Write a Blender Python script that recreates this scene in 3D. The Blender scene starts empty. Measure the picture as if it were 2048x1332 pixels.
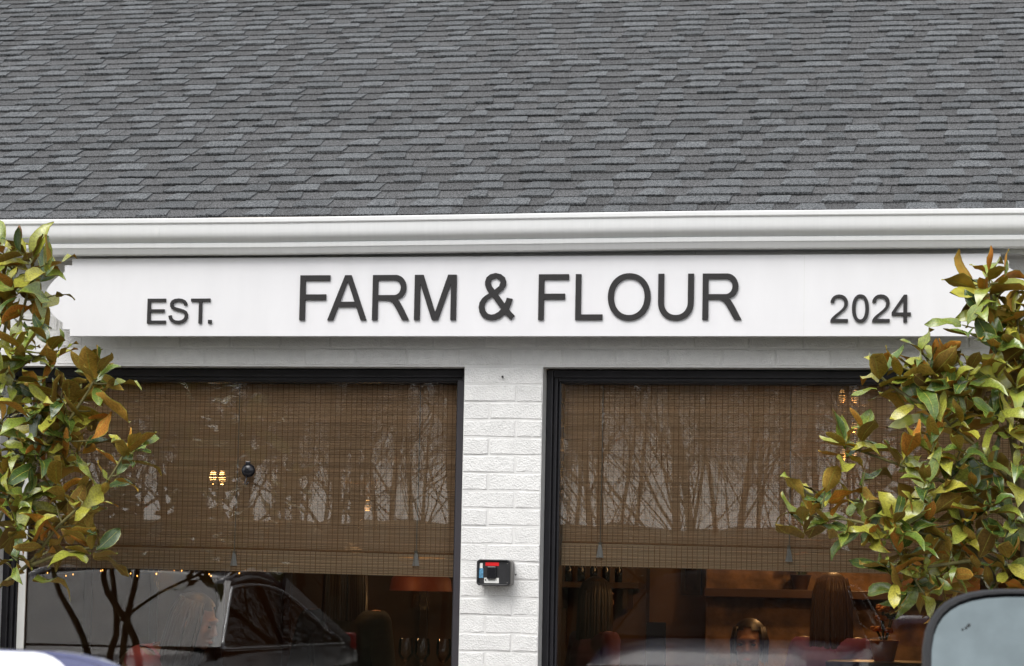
import bpy, bmesh, math, random
from mathutils import Vector, Matrix, Euler, noise as mnoise
random.seed(7)
R_ = math.radians
S = bpy.context.scene
COL = S.collection

# ------------------------------------------------------------------ camera
FPX, YAW, PIT, ROLL = 5400.0, R_(11.3), R_(5.65), R_(1.12)
CAM = Vector((2.0478, -10.095, 1.5))
CROT = (Matrix.Rotation(YAW, 3, 'Z') @ Matrix.Rotation(math.pi/2 + PIT, 3, 'X') @ Matrix.Rotation(ROLL, 3, 'Z'))
cd = bpy.data.cameras.new('camera')
cd.sensor_width = 36.0
cd.lens = FPX / 2048 * 36.0
cd.clip_start, cd.clip_end = 0.05, 2000
cd.dof.use_dof = True
cd.dof.focus_distance = 10.2
cd.dof.aperture_fstop = 22
cam = bpy.data.objects.new('camera', cd)
COL.objects.link(cam)
cam.matrix_world = Matrix.Translation(CAM) @ CROT.to_4x4()
S.camera = cam

def at(px, py, Y):
    """point at depth Y seen at photo pixel px, py (2048 wide)"""
    v = CROT @ Vector(((px - 1024) / FPX, -(py - 666) / FPX, -1))
    return CAM + v * ((Y - CAM.y) / v.y)

# ------------------------------------------------------------------ world, sun, exposure
w = bpy.data.worlds.new('World'); S.world = w; w.use_nodes = True
nt = w.node_tree; bg = nt.nodes['Background']
sky = nt.nodes.new('ShaderNodeTexSky'); sky.sky_type = 'NISHITA'; sky.sun_disc = False
SUN_EL, SUN_AZ = R_(52), R_(200)
sky.sun_elevation = SUN_EL; sky.sun_rotation = SUN_AZ
sky.air_density = 1.0; sky.dust_density = 2.0; sky.ozone_density = 1.0
hs = nt.nodes.new('ShaderNodeHueSaturation'); hs.inputs['Saturation'].default_value = 0.16
nt.links.new(sky.outputs[0], hs.inputs['Color']); nt.links.new(hs.outputs[0], bg.inputs[0])
bg.inputs[1].default_value = 0.15
sd = bpy.data.lights.new('sun', 'SUN'); sd.energy = 1.1; sd.angle = R_(40); sd.color = (1, .97, .93)
sun = bpy.data.objects.new('sun', sd); COL.objects.link(sun)
# direction towards the sun (azimuth measured clockwise from +Y)
sv = Vector((math.sin(SUN_AZ) * math.cos(SUN_EL), math.cos(SUN_AZ) * math.cos(SUN_EL), math.sin(SUN_EL)))
sun.rotation_euler = sv.to_track_quat('Z', 'Y').to_euler()
S.view_settings.view_transform = 'Standard'; S.view_settings.look = 'None'
S.view_settings.gamma = 1; S.view_settings.use_curve_mapping = False
S.view_settings.exposure = 0.78
S.cycles.max_bounces = 8; S.cycles.transparent_max_bounces = 16
S.cycles.glossy_bounces = 5
S.cycles.caustics_reflective = False; S.cycles.caustics_refractive = False

# ------------------------------------------------------------------ materials
def pm(name, col, rough=.6, metal=0, var=.12, scale=8, stretch=(1, 1, 1), bump=0, bscale=60, bdist=.004, spec=.5,
       coat=0, rnd=None, rnd_amt=.25, coord='Object', col2=None, pits=0, emit=None, ramp=.2):
    m = bpy.data.materials.new(name); m.use_nodes = True
    n, l = m.node_tree.nodes, m.node_tree.links
    b = n['Principled BSDF']
    b.inputs['Roughness'].default_value = rough; b.inputs['Metallic'].default_value = metal
    b.inputs['Specular IOR Level'].default_value = spec
    b.inputs['Coat Weight'].default_value = coat
    b.inputs['Coat Roughness'].default_value = .06
    tc = n.new('ShaderNodeTexCoord'); mp = n.new('ShaderNodeMapping')
    mp.inputs['Scale'].default_value = stretch
    l.new(tc.outputs[coord], mp.inputs['Vector'])
    oi = n.new('ShaderNodeObjectInfo')
    if rnd:
        mu = n.new('ShaderNodeMath'); mu.operation = 'MULTIPLY'; mu.inputs[1].default_value = 37
        l.new(oi.outputs['Random'], mu.inputs[0])
        cx = n.new('ShaderNodeCombineXYZ')
        for i in range(3): l.new(mu.outputs[0], cx.inputs[i])
        l.new(cx.outputs[0], mp.inputs['Location'])
    tx = n.new('ShaderNodeTexNoise'); tx.inputs['Scale'].default_value = scale; tx.inputs['Detail'].default_value = 6
    l.new(mp.outputs[0], tx.inputs['Vector'])
    rp = n.new('ShaderNodeValToRGB')
    c1 = tuple(max(0, c * (1 - var)) for c in col[:3]) + (1,)
    c2 = (tuple(col2) + (1,)) if col2 else tuple(min(1, c * (1 + var)) for c in col[:3]) + (1,)
    rp.color_ramp.elements[0].color = c1; rp.color_ramp.elements[1].color = c2
    rp.color_ramp.elements[0].position = .5 - ramp; rp.color_ramp.elements[1].position = .5 + ramp
    l.new(tx.outputs['Fac'], rp.inputs[0])
    out = rp.outputs[0]
    if rnd:
        src = oi.outputs['Random']
        if rnd == 'island':
            g = n.new('ShaderNodeNewGeometry'); src = g.outputs['Random Per Island']
        mr = n.new('ShaderNodeMapRange'); mr.inputs['To Min'].default_value = 1 - rnd_amt; mr.inputs['To Max'].default_value = 1 + rnd_amt
        l.new(src, mr.inputs['Value'])
        mx = n.new('ShaderNodeMix'); mx.data_type = 'RGBA'; mx.blend_type = 'MULTIPLY'; mx.inputs['Factor'].default_value = 1
        l.new(out, mx.inputs['A']); l.new(mr.outputs[0], mx.inputs['B']); out = mx.outputs['Result']
    l.new(out, b.inputs['Base Color'])
    if bump:
        t2 = n.new('ShaderNodeTexNoise'); t2.inputs['Scale'].default_value = bscale; t2.inputs['Detail'].default_value = 4
        l.new(mp.outputs[0], t2.inputs['Vector'])
        h = t2.outputs['Fac']
        if pits:
            t3 = n.new('ShaderNodeTexVoronoi'); t3.inputs['Scale'].default_value = pits
            l.new(mp.outputs[0], t3.inputs['Vector'])
            ad = n.new('ShaderNodeMath'); ad.operation = 'ADD'; l.new(h, ad.inputs[0]); l.new(t3.outputs['Distance'], ad.inputs[1]); h = ad.outputs[0]
        bp = n.new('ShaderNodeBump'); bp.inputs['Strength'].default_value = bump; bp.inputs['Distance'].default_value = bdist
        l.new(h, bp.inputs['Height']); l.new(bp.outputs[0], b.inputs['Normal'])
    if emit:
        b.inputs['Emission Color'].default_value = tuple(emit[:3]) + (1,); b.inputs['Emission Strength'].default_value = emit[3]
    return m

def glass_mat(name, ior=1.5, tint=(.9, .92, .91), wob=0.0, wscale=1.2, rough=.0):
    m = bpy.data.materials.new(name); m.use_nodes = True
    n, l = m.node_tree.nodes, m.node_tree.links
    n.clear()
    o = n.new('ShaderNodeOutputMaterial'); t = n.new('ShaderNodeBsdfTransparent'); g = n.new('ShaderNodeBsdfGlossy')
    g.inputs['Roughness'].default_value = rough
    t.inputs[0].default_value = tuple(tint) + (1,)
    f = n.new('ShaderNodeFresnel'); f.inputs['IOR'].default_value = ior
    mx = n.new('ShaderNodeMixShader')
    l.new(f.outputs[0], mx.inputs[0]); l.new(t.outputs[0], mx.inputs[1]); l.new(g.outputs[0], mx.inputs[2]); l.new(mx.outputs[0], o.inputs[0])
    if wob:
        tc = n.new('ShaderNodeTexCoord'); tx = n.new('ShaderNodeTexNoise'); tx.inputs['Scale'].default_value = wscale; tx.inputs['Detail'].default_value = 1
        l.new(tc.outputs['Object'], tx.inputs['Vector'])
        bp = n.new('ShaderNodeBump'); bp.inputs['Strength'].default_value = wob; bp.inputs['Distance'].default_value = .01
        l.new(tx.outputs['Fac'], bp.inputs['Height']); l.new(bp.outputs[0], g.inputs['Normal'])
    return m

M = {}
M['brick'] = pm('painted_brick', (.76, .755, .74), .62, var=.05, scale=30, bump=.85, bscale=210, bdist=.0018, rnd='object', rnd_amt=.03, pits=150)
M['mortar'] = pm('painted_mortar', (.71, .705, .69), .7, var=.06, scale=14, bump=.5, bscale=120, bdist=.002)
M['white_trim'] = pm('white_trim', (.70, .70, .68), .5, var=.06, scale=5, stretch=(1, 1, 8), bump=.15, bscale=80, bdist=.001)
M['gutter'] = pm('gutter_aluminium', (.78, .785, .78), .34, var=.02, scale=9, stretch=(9, .3, .3), spec=.5)
M['drip'] = pm('drip_edge', (.46, .40, .35), .5)
M['sign'] = pm('sign_white', (.79, .785, .80), .36, var=.022, scale=5, stretch=(2.5, 1, .6), spec=.5)
M['letter'] = pm('letter_charcoal', (.017, .0155, .016), .7, var=.15, scale=160, bump=.2, bscale=400, bdist=.0006)
M['shingle'] = pm('shingle', (.086, .092, .097), .9, ramp=.05, var=.5, scale=170, bump=.8, bscale=600, bdist=.002, rnd='object', rnd_amt=.2, spec=.3, col2=(.178, .187, .194))
M['shingle_i'] = pm('shingle_far', (.086, .092, .097), .9, ramp=.05, var=.5, scale=170, bump=.8, bscale=600, bdist=.002, rnd='island', rnd_amt=.2, spec=.3, col2=(.178, .187, .194))
M['underlay'] = pm('shingle_base', (.074, .075, .077), .92, ramp=.05, var=.5, scale=170, bump=.8, bscale=600, bdist=.002, rnd='island', rnd_amt=.15, spec=.3, col2=(.142, .144, .147))
M['deck'] = pm('roof_deck', (.03, .03, .03), .9)
M['black_frame'] = pm('black_paint', (.014, .013, .016), .38, var=.25, scale=12, bump=.25, bscale=60, bdist=.0015, spec=.45)
M['jamb_dark'] = pm('dark_jamb', (.040, .036, .042), .42, var=.1, scale=12, bump=.1, bscale=40, bdist=.001)
M['glass'] = glass_mat('window_glass', 1.57, (.93, .93, .92), wob=.03, wscale=1.6, rough=.005)
M['bamboo'] = pm('bamboo_slat', (.76, .52, .32), .5, var=.10, scale=25, stretch=(.25, 1, 5), rnd='island', rnd_amt=.15)
M['bamboo_hem'] = pm('bamboo_hem', (.80, .58, .37), .5, var=.12, scale=25, stretch=(.25, 1, 5), rnd='island', rnd_amt=.2)
M['thread'] = pm('blind_thread', (.40, .22, .10), .8, var=.2, scale=60)
M['cord'] = pm('cord_grey', (.35, .32, .26), .8, var=.1, scale=60)
M['plastic_clear'] = pm('tassel_plastic', (.75, .75, .73), .25, var=.05, scale=10)
M['black_plastic'] = pm('black_plastic', (.010, .010, .013), .22, var=.1, scale=30)
M['black_roof'] = pm('matte_black_cab', (.012, .012, .013), .8, spec=.15)  # matte black put in so the cab's sky reflection stays out of the panes
M['black_matte'] = pm('black_coating', (.014, .014, .016), .5, var=.2, scale=90, bump=.15, bscale=300, bdist=.0005)
M['steel_grey'] = pm('box_side_grey', (.20, .19, .18), .45, var=.15, scale=40)
M['red'] = pm('red_label', (.75, .012, .015), .4, var=.03)
M['label_white'] = pm('label_white', (.75, .75, .72), .5, var=.04)
M['label_blue'] = pm('label_blue', (.09, .26, .42), .5, var=.5, scale=160)
M['asphalt'] = pm('asphalt', (.05, .05, .052), .9, var=.3, scale=30, bump=.4, bscale=250, bdist=.004)
M['concrete'] = pm('concrete', (.40, .39, .37), .85, var=.15, scale=6, bump=.3, bscale=90, bdist=.003)
M['mulch'] = pm('mulch', (.05, .03, .018), .95, var=.5, scale=40, bump=1, bscale=60, bdist=.02)
M['line_paint'] = pm('line_paint', (.6, .6, .58), .7, var=.12, scale=20)
M['grass'] = pm('grass_bank', (.05, .055, .025), .95, var=.45, scale=2.5, bump=.8, bscale=20, bdist=.05)
M['bark'] = pm('bark', (.045, .036, .028), .9, var=.35, scale=20, stretch=(1, 1, .2), bump=.8, bscale=30, bdist=.01)
M['mag_bark'] = pm('magnolia_bark', (.15, .115, .06), .8, var=.35, scale=30, bump=.5, bscale=60, bdist=.002)
M['mag_twig'] = pm('magnolia_twig', (.17, .15, .05), .65, var=.35, scale=25, bump=.3, bscale=80, bdist=.001)
M['bud'] = pm('magnolia_bud', (.20, .11, .05), .85, var=.3, scale=60, bump=.6, bscale=120, bdist=.002)
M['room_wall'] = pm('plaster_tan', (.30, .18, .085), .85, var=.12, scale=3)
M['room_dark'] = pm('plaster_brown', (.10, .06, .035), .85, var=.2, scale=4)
M['stone_wall'] = pm('mottled_wall', (.10, .055, .028), .85, var=.55, scale=9, bump=.6, bscale=14, bdist=.02, col2=(.24, .14, .07))
M['wood_floor'] = pm('wood_floor', (.12, .06, .028), .5, var=.3, scale=6, stretch=(1, 8, 1))
M['ceiling'] = pm('ceiling_paint', (.25, .20, .15), .9)
M['dark_wood'] = pm('dark_wood', (.045, .022, .012), .4, var=.3, scale=8, stretch=(1, 8, 1))
M['wood'] = pm('wood', (.22, .11, .045), .45, var=.3, scale=8, stretch=(8, 1, 1))
M['canvas'] = pm('dark_canvas', (.05, .03, .025), .7, var=.7, scale=7, col2=(.12, .06, .04))
M['brass'] = pm('brass', (.55, .36, .12), .3, metal=1)
M['copper'] = pm('copper_shade', (.16, .035, .014), .55, metal=.2)
M['bulb'] = pm('bulb_glow', (1, .6, .25), .5, emit=(1, .52, .16, 16))
M['bulb_dim'] = pm('bulb_glow_dim', (1, .6, .25), .5, emit=(1, .50, .15, 1.6))
M['fairy'] = pm('fairy_glow', (1, .6, .25), .5, emit=(1, .42, .08, 2.2))
M['orange'] = pm('orange_pot', (.55, .16, .02), .5, var=.2, scale=20)
M['petal'] = pm('orange_petal', (.65, .25, .02), .6, var=.3, scale=30)
M['stem_green'] = pm('stem_green', (.03, .06, .02), .6, var=.3, scale=20)
M['clear'] = glass_mat('drinking_glass', 1.45, (.95, .95, .95))
M['skin'] = pm('skin', (.30, .16, .11), .5, var=.06, scale=30)
M['hair'] = pm('dark_hair', (.020, .012, .008), .45, var=.4, scale=60, stretch=(6, 6, .4))
M['hair_brown'] = pm('brown_hair', (.10, .055, .028), .45, var=.45, scale=60, stretch=(6, 6, .4))
M['eye'] = pm('eye_dark', (.015, .01, .01), .2)
M['lip'] = pm('lips', (.33, .11, .09), .5)
M['pink'] = pm('pink_cloth', (.34, .13, .30), .8, var=.08, scale=20)
M['burgundy'] = pm('burgundy_cloth', (.10, .035, .055), .8, var=.1, scale=20)
M['grey_cloth'] = pm('grey_cloth', (.25, .25, .27), .85, var=.1, scale=20)
M['black_cloth'] = pm('black_cloth', (.012, .011, .011), .85, var=.2, scale=20)
M['navy_cloth'] = pm('navy_cloth', (.02, .025, .05), .85, var=.2, scale=20)
M['teal'] = pm('teal_plastic', (.01, .20, .17), .4)
M['car_black'] = pm('car_paint_graphite', (.020, .021, .024), .28, var=.05, coat=1, spec=.6)
M['car_blue'] = pm('car_paint_blue', (.018, .028, .14), .25, var=.05, coat=1, spec=.6)
M['car_navy'] = pm('car_paint_navy', (.008, .010, .022), .25, var=.05, coat=1, spec=.6)
M['car_glass'] = glass_mat('car_glass', 1.66, (.10, .115, .11))
M['car_glass_dark'] = glass_mat('car_glass_dark', 1.06, (.03, .03, .03))  # reflectivity cut almost to nothing so the windscreen stays dark in the panes
M['chrome'] = pm('chrome', (.75, .75, .76), .12, metal=1, var=.02)
M['rail'] = pm('satin_silver', (.5, .5, .51), .35, metal=.8, var=.03)
M['tyre'] = pm('tyre_rubber', (.012, .012, .012), .85)
M['rim'] = pm('alloy_rim', (.45, .45, .46), .3, metal=1)
M['lamp_lens'] = pm('lamp_lens', (.5, .5, .5), .1)
M['seat_dark'] = pm('car_interior', (.015, .015, .016), .8)
M['mirror'] = pm('mirror_glass', (.17, .20, .205), .04, metal=1, var=.10, scale=30)
M['mirror_l'] = pm('mirror_glass_clear', (.88, .88, .92), .03, metal=1, var=.02)

def stripe_mat():
    m = pm('striped_knit', (.25, .25, .27), .85)
    n, l = m.node_tree.nodes, m.node_tree.links
    tc = n.new('ShaderNodeTexCoord'); sx = n.new('ShaderNodeSeparateXYZ'); l.new(tc.outputs['Object'], sx.inputs[0])
    mu = n.new('ShaderNodeMath'); mu.operation = 'MULTIPLY'; mu.inputs[1].default_value = 4.2; l.new(sx.outputs['Z'], mu.inputs[0])
    fr = n.new('ShaderNodeMath'); fr.operation = 'FRACT'; l.new(mu.outputs[0], fr.inputs[0])
    rp = n.new('ShaderNodeValToRGB'); rp.color_ramp.interpolation = 'CONSTANT'
    e = rp.color_ramp.elements; e[0].color = (.42, .13, .22, 1); e[1].position = .42; e[1].color = (.5, .48, .48, 1)
    x = e.new(.55); x.color = (.12, .12, .14, 1); x = e.new(.88); x.color = (.5, .48, .48, 1)
    l.new(fr.outputs[0], rp.inputs[0]); l.new(rp.outputs[0], n['Principled BSDF'].inputs['Base Color'])
    return m
M['stripes'] = stripe_mat()

def leaf_mats(rnd):
    """upper (glossy green with pale midrib and margin) and lower (rusty felt) faces of a magnolia leaf"""
    res = []
    for side in ('upper', 'lower'):
        m = bpy.data.materials.new('leaf_%s_%s' % (side, rnd)); m.use_nodes = True
        n, l = m.node_tree.nodes, m.node_tree.links
        b = n['Principled BSDF']
        if rnd == 'object':
            src = n.new('ShaderNodeObjectInfo').outputs['Random']
        else:
            src = n.new('ShaderNodeNewGeometry').outputs['Random Per Island']
        rp = n.new('ShaderNodeValToRGB')
        e = rp.color_ramp.elements
        if side == 'upper':
            e[0].color = (.050, .095, .022, 1); e[1].color = (.44, .40, .055, 1)
            x = e.new(.30); x.color = (.12, .19, .032, 1)
            x = e.new(.62); x.color = (.26, .30, .045, 1)
            b.inputs['Roughness'].default_value = .25; b.inputs['Specular IOR Level'].default_value = .9
        else:
            e[0].color = (.13, .075, .016, 1); e[1].color = (.50, .18, .026, 1)
            x = e.new(.25); x.color = (.25, .15, .024, 1)
            x = e.new(.6); x.color = (.36, .23, .036, 1)
            b.inputs['Roughness'].default_value = .75; b.inputs['Specular IOR Level'].default_value = .3
        l.new(src, rp.inputs[0])
        uv = n.new('ShaderNodeUVMap'); uv.uv_map = 'UVMap'
        sx = n.new('ShaderNodeSeparateXYZ'); l.new(uv.outputs[0], sx.inputs[0])
        r2 = n.new('ShaderNodeValToRGB')
        q = r2.color_ramp.elements
        q[0].position = 0; q[0].color = (0, 0, 0, 1); q[1].position = 1; q[1].color = (1, 1, 1, 1)
        for p, v in ((.055, .0), (.035, .8), (.0, .9), (.90, 0), (.97, .85)):
            x = q.new(p); x.color = (v, v, v, 1)
        ab = n.new('ShaderNodeMath'); ab.operation = 'ABSOLUTE'; l.new(sx.outputs['X'], ab.inputs[0]); l.new(ab.outputs[0], r2.inputs[0])
        mx = n.new('ShaderNodeMix'); mx.data_type = 'RGBA'
        l.new(r2.outputs[0], mx.inputs['Factor']); l.new(rp.outputs[0], mx.inputs['A']); mx.inputs['B'].default_value = (.34, .32, .055, 1)
        # blotches
        tc = n.new('ShaderNodeTexCoord'); tx = n.new('ShaderNodeTexNoise'); tx.inputs['Scale'].default_value = 22; l.new(tc.outputs['Object'], tx.inputs['Vector'])
        mr = n.new('ShaderNodeMapRange'); mr.inputs['From Min'].default_value = .3; mr.inputs['From Max'].default_value = .7; mr.inputs['To Min'].default_value = .72; mr.inputs['To Max'].default_value = 1.3
        l.new(tx.outputs['Fac'], mr.inputs['Value'])
        m2 = n.new('ShaderNodeMix'); m2.data_type = 'RGBA'; m2.blend_type = 'MULTIPLY'; m2.inputs['Factor'].default_value = 1
        l.new(mx.outputs['Result'], m2.inputs['A']); l.new(mr.outputs[0], m2.inputs['B'])
        l.new(m2.outputs['Result'], b.inputs['Base Color'])
        # side veins
        wv = n.new('ShaderNodeTexWave'); wv.inputs['Scale'].default_value = 60; wv.bands_direction = 'Y'; wv.inputs['Distortion'].default_value = 1
        l.new(tc.outputs['Object'], wv.inputs['Vector'])
        bp = n.new('ShaderNodeBump'); bp.inputs['Strength'].default_value = .12; bp.inputs['Distance'].default_value = .002
        l.new(wv.outputs['Fac'], bp.inputs['Height']); l.new(bp.outputs[0], b.inputs['Normal'])
        res.append(m)
    return res
LEAF_OBJ, LEAF_ISL = leaf_mats('object'), leaf_mats('island')

# ------------------------------------------------------------------ mesh helpers
class MB:
    def __init__(s): s.v = []; s.f = []; s.mi = []
    def add(s, vs, fs, mi=0):
        k = len(s.v); s.v += [tuple(p) for p in vs]; s.f += [tuple(i + k for i in f) for f in fs]; s.mi += [mi] * len(fs); return s
    def box(s, x0, x1, y0, y1, z0, z1, mi=0):
        return s.add([(x0, y0, z0), (x1, y0, z0), (x1, y1, z0), (x0, y1, z0), (x0, y0, z1), (x1, y0, z1), (x1, y1, z1), (x0, y1, z1)],
                     [(0, 3, 2, 1), (4, 5, 6, 7), (0, 1, 5, 4), (1, 2, 6, 5), (2, 3, 7, 6), (3, 0, 4, 7)], mi)
    def bar(s, a, b, w, h=None, up=(0, 0, 1), mi=0):
        a, b = Vector(a), Vector(b); h = h or w; d = (b - a).normalized(); u = Vector(up)
        x = d.cross(u)
        if x.length < 1e-4: x = d.cross(Vector((1, 0, 0)))
        x.normalize(); y = x.cross(d).normalized(); vs = []
        for p in (a, b):
            for i, j in ((-1, -1), (1, -1), (1, 1), (-1, 1)): vs.append(p + x * i * w / 2 + y * j * h / 2)
        return s.add(vs, [(0, 1, 2, 3), (7, 6, 5, 4), (0, 4, 5, 1), (1, 5, 6, 2), (2, 6, 7, 3), (3, 7, 4, 0)], mi)
    def tube(s, pts, rad, n=8, mi=0, cap=True):
        pts = [Vector(p) for p in pts]
        if not hasattr(rad, '__len__'): rad = [rad] * len(pts)
        vs = []; ref = None
        for i, p in enumerate(pts):
            d = (pts[min(i + 1, len(pts) - 1)] - pts[max(i - 1, 0)]).normalized()
            if ref is None: ref = d.orthogonal().normalized()
            ref = (ref - d * ref.dot(d))
            ref = ref.normalized() if ref.length > 1e-5 else d.orthogonal().normalized()
            y = d.cross(ref)
            for k in range(n):
                a = 2 * math.pi * k / n; vs.append(p + (ref * math.cos(a) + y * math.sin(a)) * rad[i])
        fs = [(i * n + k, i * n + (k + 1) % n, (i + 1) * n + (k + 1) % n, (i + 1) * n + k) for i in range(len(pts) - 1) for k in range(n)]
        if cap: fs += [tuple(range(n))[::-1], tuple((len(pts) - 1) * n + k for k in range(n))]
        return s.add(vs, fs, mi)
    def lathe(s, c, prof, n=20, axis='Z', mi=0, caps=True):
        vs = []; c = Vector(c)
        for r, h in prof:
            for k in range(n):
                a = 2 * math.pi * k / n; x, y = r * math.cos(a), r * math.sin(a)
                vs.append(c + Vector({'Z': (x, y, h), 'Y': (x, -h, y), 'X': (h, x, y)}[axis]))
        m = len(prof)
        fs = [(i * n + k, i * n + (k + 1) % n, (i + 1) * n + (k + 1) % n, (i + 1) * n + k) for i in range(m - 1) for k in range(n)]
        if caps: fs += [tuple(range(n))[::-1], tuple((m - 1) * n + k for k in range(n))]
        return s.add(vs, fs, mi)
    def ellipsoid(s, c, r, n=12, m=8, mi=0):
        vs = []
        for i in range(m + 1):
            t = math.pi * (i + .02) / (m + .04)
            for k in range(n):
                a = 2 * math.pi * k / n
                vs.append((c[0] + r[0] * math.sin(t) * math.cos(a), c[1] + r[1] * math.sin(t) * math.sin(a), c[2] - r[2] * math.cos(t)))
        fs = [(i * n + k, i * n + (k + 1) % n, (i + 1) * n + (k + 1) % n, (i + 1) * n + k) for i in range(m) for k in range(n)]
        fs += [tuple(range(n))[::-1], tuple(m * n + k for k in range(n))]
        return s.add(vs, fs, mi)
    def extrude_x(s, prof, x0, x1, mi=0, caps=True):
        """profile of (y, z) run along X"""
        n = len(prof); vs = [(x0, y, z) for y, z in prof] + [(x1, y, z) for y, z in prof]
        fs = [(i, (i + 1) % n, n + (i + 1) % n, n + i) for i in range(n)]
        if caps: fs += [tuple(range(n))[::-1], tuple(range(n, 2 * n))]
        return s.add(vs, fs, mi)
    def mesh(s, name, mats, smooth=False):
        me = bpy.data.meshes.new(name); me.from_pydata(s.v, [], s.f)
        for m in (mats if isinstance(mats, (list, tuple)) else [mats]): me.materials.append(m)
        if any(s.mi): me.polygons.foreach_set('material_index', s.mi)
        bm = bmesh.new(); bm.from_mesh(me); bmesh.ops.recalc_face_normals(bm, faces=bm.faces); bm.to_mesh(me); bm.free()
        if smooth:
            me.polygons.foreach_set('use_smooth', [True] * len(me.polygons))
            if smooth != True: me.set_sharp_from_angle(angle=R_(smooth))
        me.update(); return me
    def build(s, name, mats, parent=None, smooth=False, loc=None):
        return obj(name, s.mesh(name, mats, smooth), parent, loc)

WOFF = {}
def obj(name, data, parent=None, loc=None):
    """link a mesh; without loc its coordinates are world coordinates"""
    o = bpy.data.objects.new(name, data); COL.objects.link(o)
    if parent is not None:
        o.parent = parent
        if loc is None:
            o.location = -WOFF[parent.name]; WOFF[o.name] = Vector((0, 0, 0))
        else:
            o.location = loc; WOFF[o.name] = WOFF[parent.name] + Vector(loc)
    else:
        o.location = loc or (0, 0, 0); WOFF[o.name] = Vector(o.location)
    return o
def thing(name, label, cat, loc=(0, 0, 0), rotz=0, group=None):
    o = bpy.data.objects.new(name, None); COL.objects.link(o); o.empty_display_size = .1
    o.location = loc; o.rotation_euler = (0, 0, rotz); WOFF[o.name] = Vector(loc)
    return tag(o, label, cat, group)
def tag(o, label, cat, group=None):
    o['label'] = label; o['category'] = cat
    if group: o['group'] = group
    return o
def struct(o): o['kind'] = 'structure'; return o
def stuff(o): o['kind'] = 'stuff'; return o
def bevel(o, wd, seg=2, ang=40):
    b = o.modifiers.new('bevel', 'BEVEL'); b.width = wd; b.segments = seg; b.limit_method = 'ANGLE'; b.angle_limit = R_(ang); return o
def poly_prism(outer, holes, depth):
    """outline with holes in the XZ plane, extruded from y=0 to y=-depth; returns a mesh builder"""
    bm = bmesh.new(); es = []
    for ring in [outer] + list(holes):
        vs = [bm.verts.new((x, 0, z)) for x, z in ring]
        es += [bm.edges.new((vs[i], vs[(i + 1) % len(vs)])) for i in range(len(vs))]
    bmesh.ops.triangle_fill(bm, edges=es, use_beauty=True)
    r = bmesh.ops.extrude_face_region(bm, geom=bm.faces[:])
    bmesh.ops.translate(bm, vec=(0, -depth, 0), verts=[v for v in r['geom'] if isinstance(v, bmesh.types.BMVert)])
    bmesh.ops.recalc_face_normals(bm, faces=bm.faces[:])
    m = MB(); bm.verts.index_update(); m.add([v.co[:] for v in bm.verts], [[v.index for v in f.verts] for f in bm.faces]); bm.free()
    return m

# ------------------------------------------------------------------ the ground
struct(MB().box(-150, 150, -160, -2.4, -.3, .25).build('ground', M['asphalt']))
struct(MB().box(-40, 40, -2.4, -2.25, -.3, .38).build('kerb', M['concrete']))
struct(MB().box(-40, 40, -2.25, -1.25, -.3, .376).build('pavement', M['concrete']))
struct(MB().box(-40, 40, -1.25, -.02, -.3, .36).build('planting_bed', M['mulch']))
for i, x in enumerate((-5.1, -2.05, 1.55, 4.6)):
    struct(MB().box(x - .05, x + .05, -10.5, -5.0, .2, .254).build('parking_line', M['line_paint']))
# wooded bank across the lot
bank = MB(); nx, ny = 240, 14
for j in range(ny + 1):
    for i in range(nx + 1):
        x = -70 + 140 * i / nx; y = -27 - 40 * j / ny; t = j / ny
        bank.v.append((x, y, .2 + 3.4 * (t ** .6) + (.15 + .4 * t) * mnoise.noise(Vector((x * .45, y * .3, 0))) + .35 * t * mnoise.noise(Vector((x * 1.3, y * .9, 3)))))
for j in range(ny):
    for i in range(nx):
        a = j * (nx + 1) + i; bank.f.append((a, a + 1, a + nx + 2, a + nx + 1)); bank.mi.append(0)
struct(bank.build('grassy_bank', M['grass'], smooth=True))

# ------------------------------------------------------------------ the building
WL, WR = -7.5, 7.5            # wall ends
LINT = 2.388                  # underside of the lintel
SILL = .78
OPEN = [(-2.03, -.152), (.154, 2.03)]   # window openings
B = thing('restaurant_building', 'white painted brick restaurant with grey shingle roof and two big dark windows', 'building')

# wall core: recessed mortar plane, 5 mm behind the brick faces, with openings cut out (butted boxes)
wall = MB()
def core(x0, x1, z0, z1): wall.box(x0, x1, .0005, .30, z0, z1)
core(WL, OPEN[0][0], 0, 2.955); core(OPEN[0][1], OPEN[1][0], SILL, LINT); core(OPEN[1][1], WR, 0, 2.95)
core(OPEN[0][0], OPEN[1][1], 0, SILL); core(OPEN[0][0], OPEN[1][1], LINT, 2.95)
wallo = wall.build('wall', M['mortar'], B)

# bricks
CH, BH, BL, J = .0677, .0605, .1965, .007
def brick_mesh(L, name):
    m = MB(); rr = random.Random(L * 1000 + sum(map(ord, name))); c = .003
    H = BH; vs = []
    def jt(a=.0016): return rr.uniform(-a, a)
    # back ring, rim ring, face ring
    for (ins, y) in ((0, .02), (0, .0004), (c, -.0019)):
        for (sx, sz) in ((0, 0), (.33, 0), (.67, 0), (1, 0), (1, 1), (.67, 1), (.33, 1), (0, 1)):
            x = sx * L; z = sz * H
            x += ins if sx == 0 else (-ins if sx == 1 else 0); z += ins if sz == 0 else -ins
            vs.append((x - L / 2 + jt(), y + jt(.0008), z - H / 2 + jt(.0022)))
    fs = []
    for r in (0, 1):
        for k in range(8): fs.append((r * 8 + k, r * 8 + (k + 1) % 8, r * 8 + 8 + (k + 1) % 8, r * 8 + 8 + k))
    fs += [(16, 17, 22, 23), (17, 18, 21, 22), (18, 19, 20, 21)]
    return m.add(vs, fs).mesh('brick', M['brick'])
BM = {}
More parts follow.
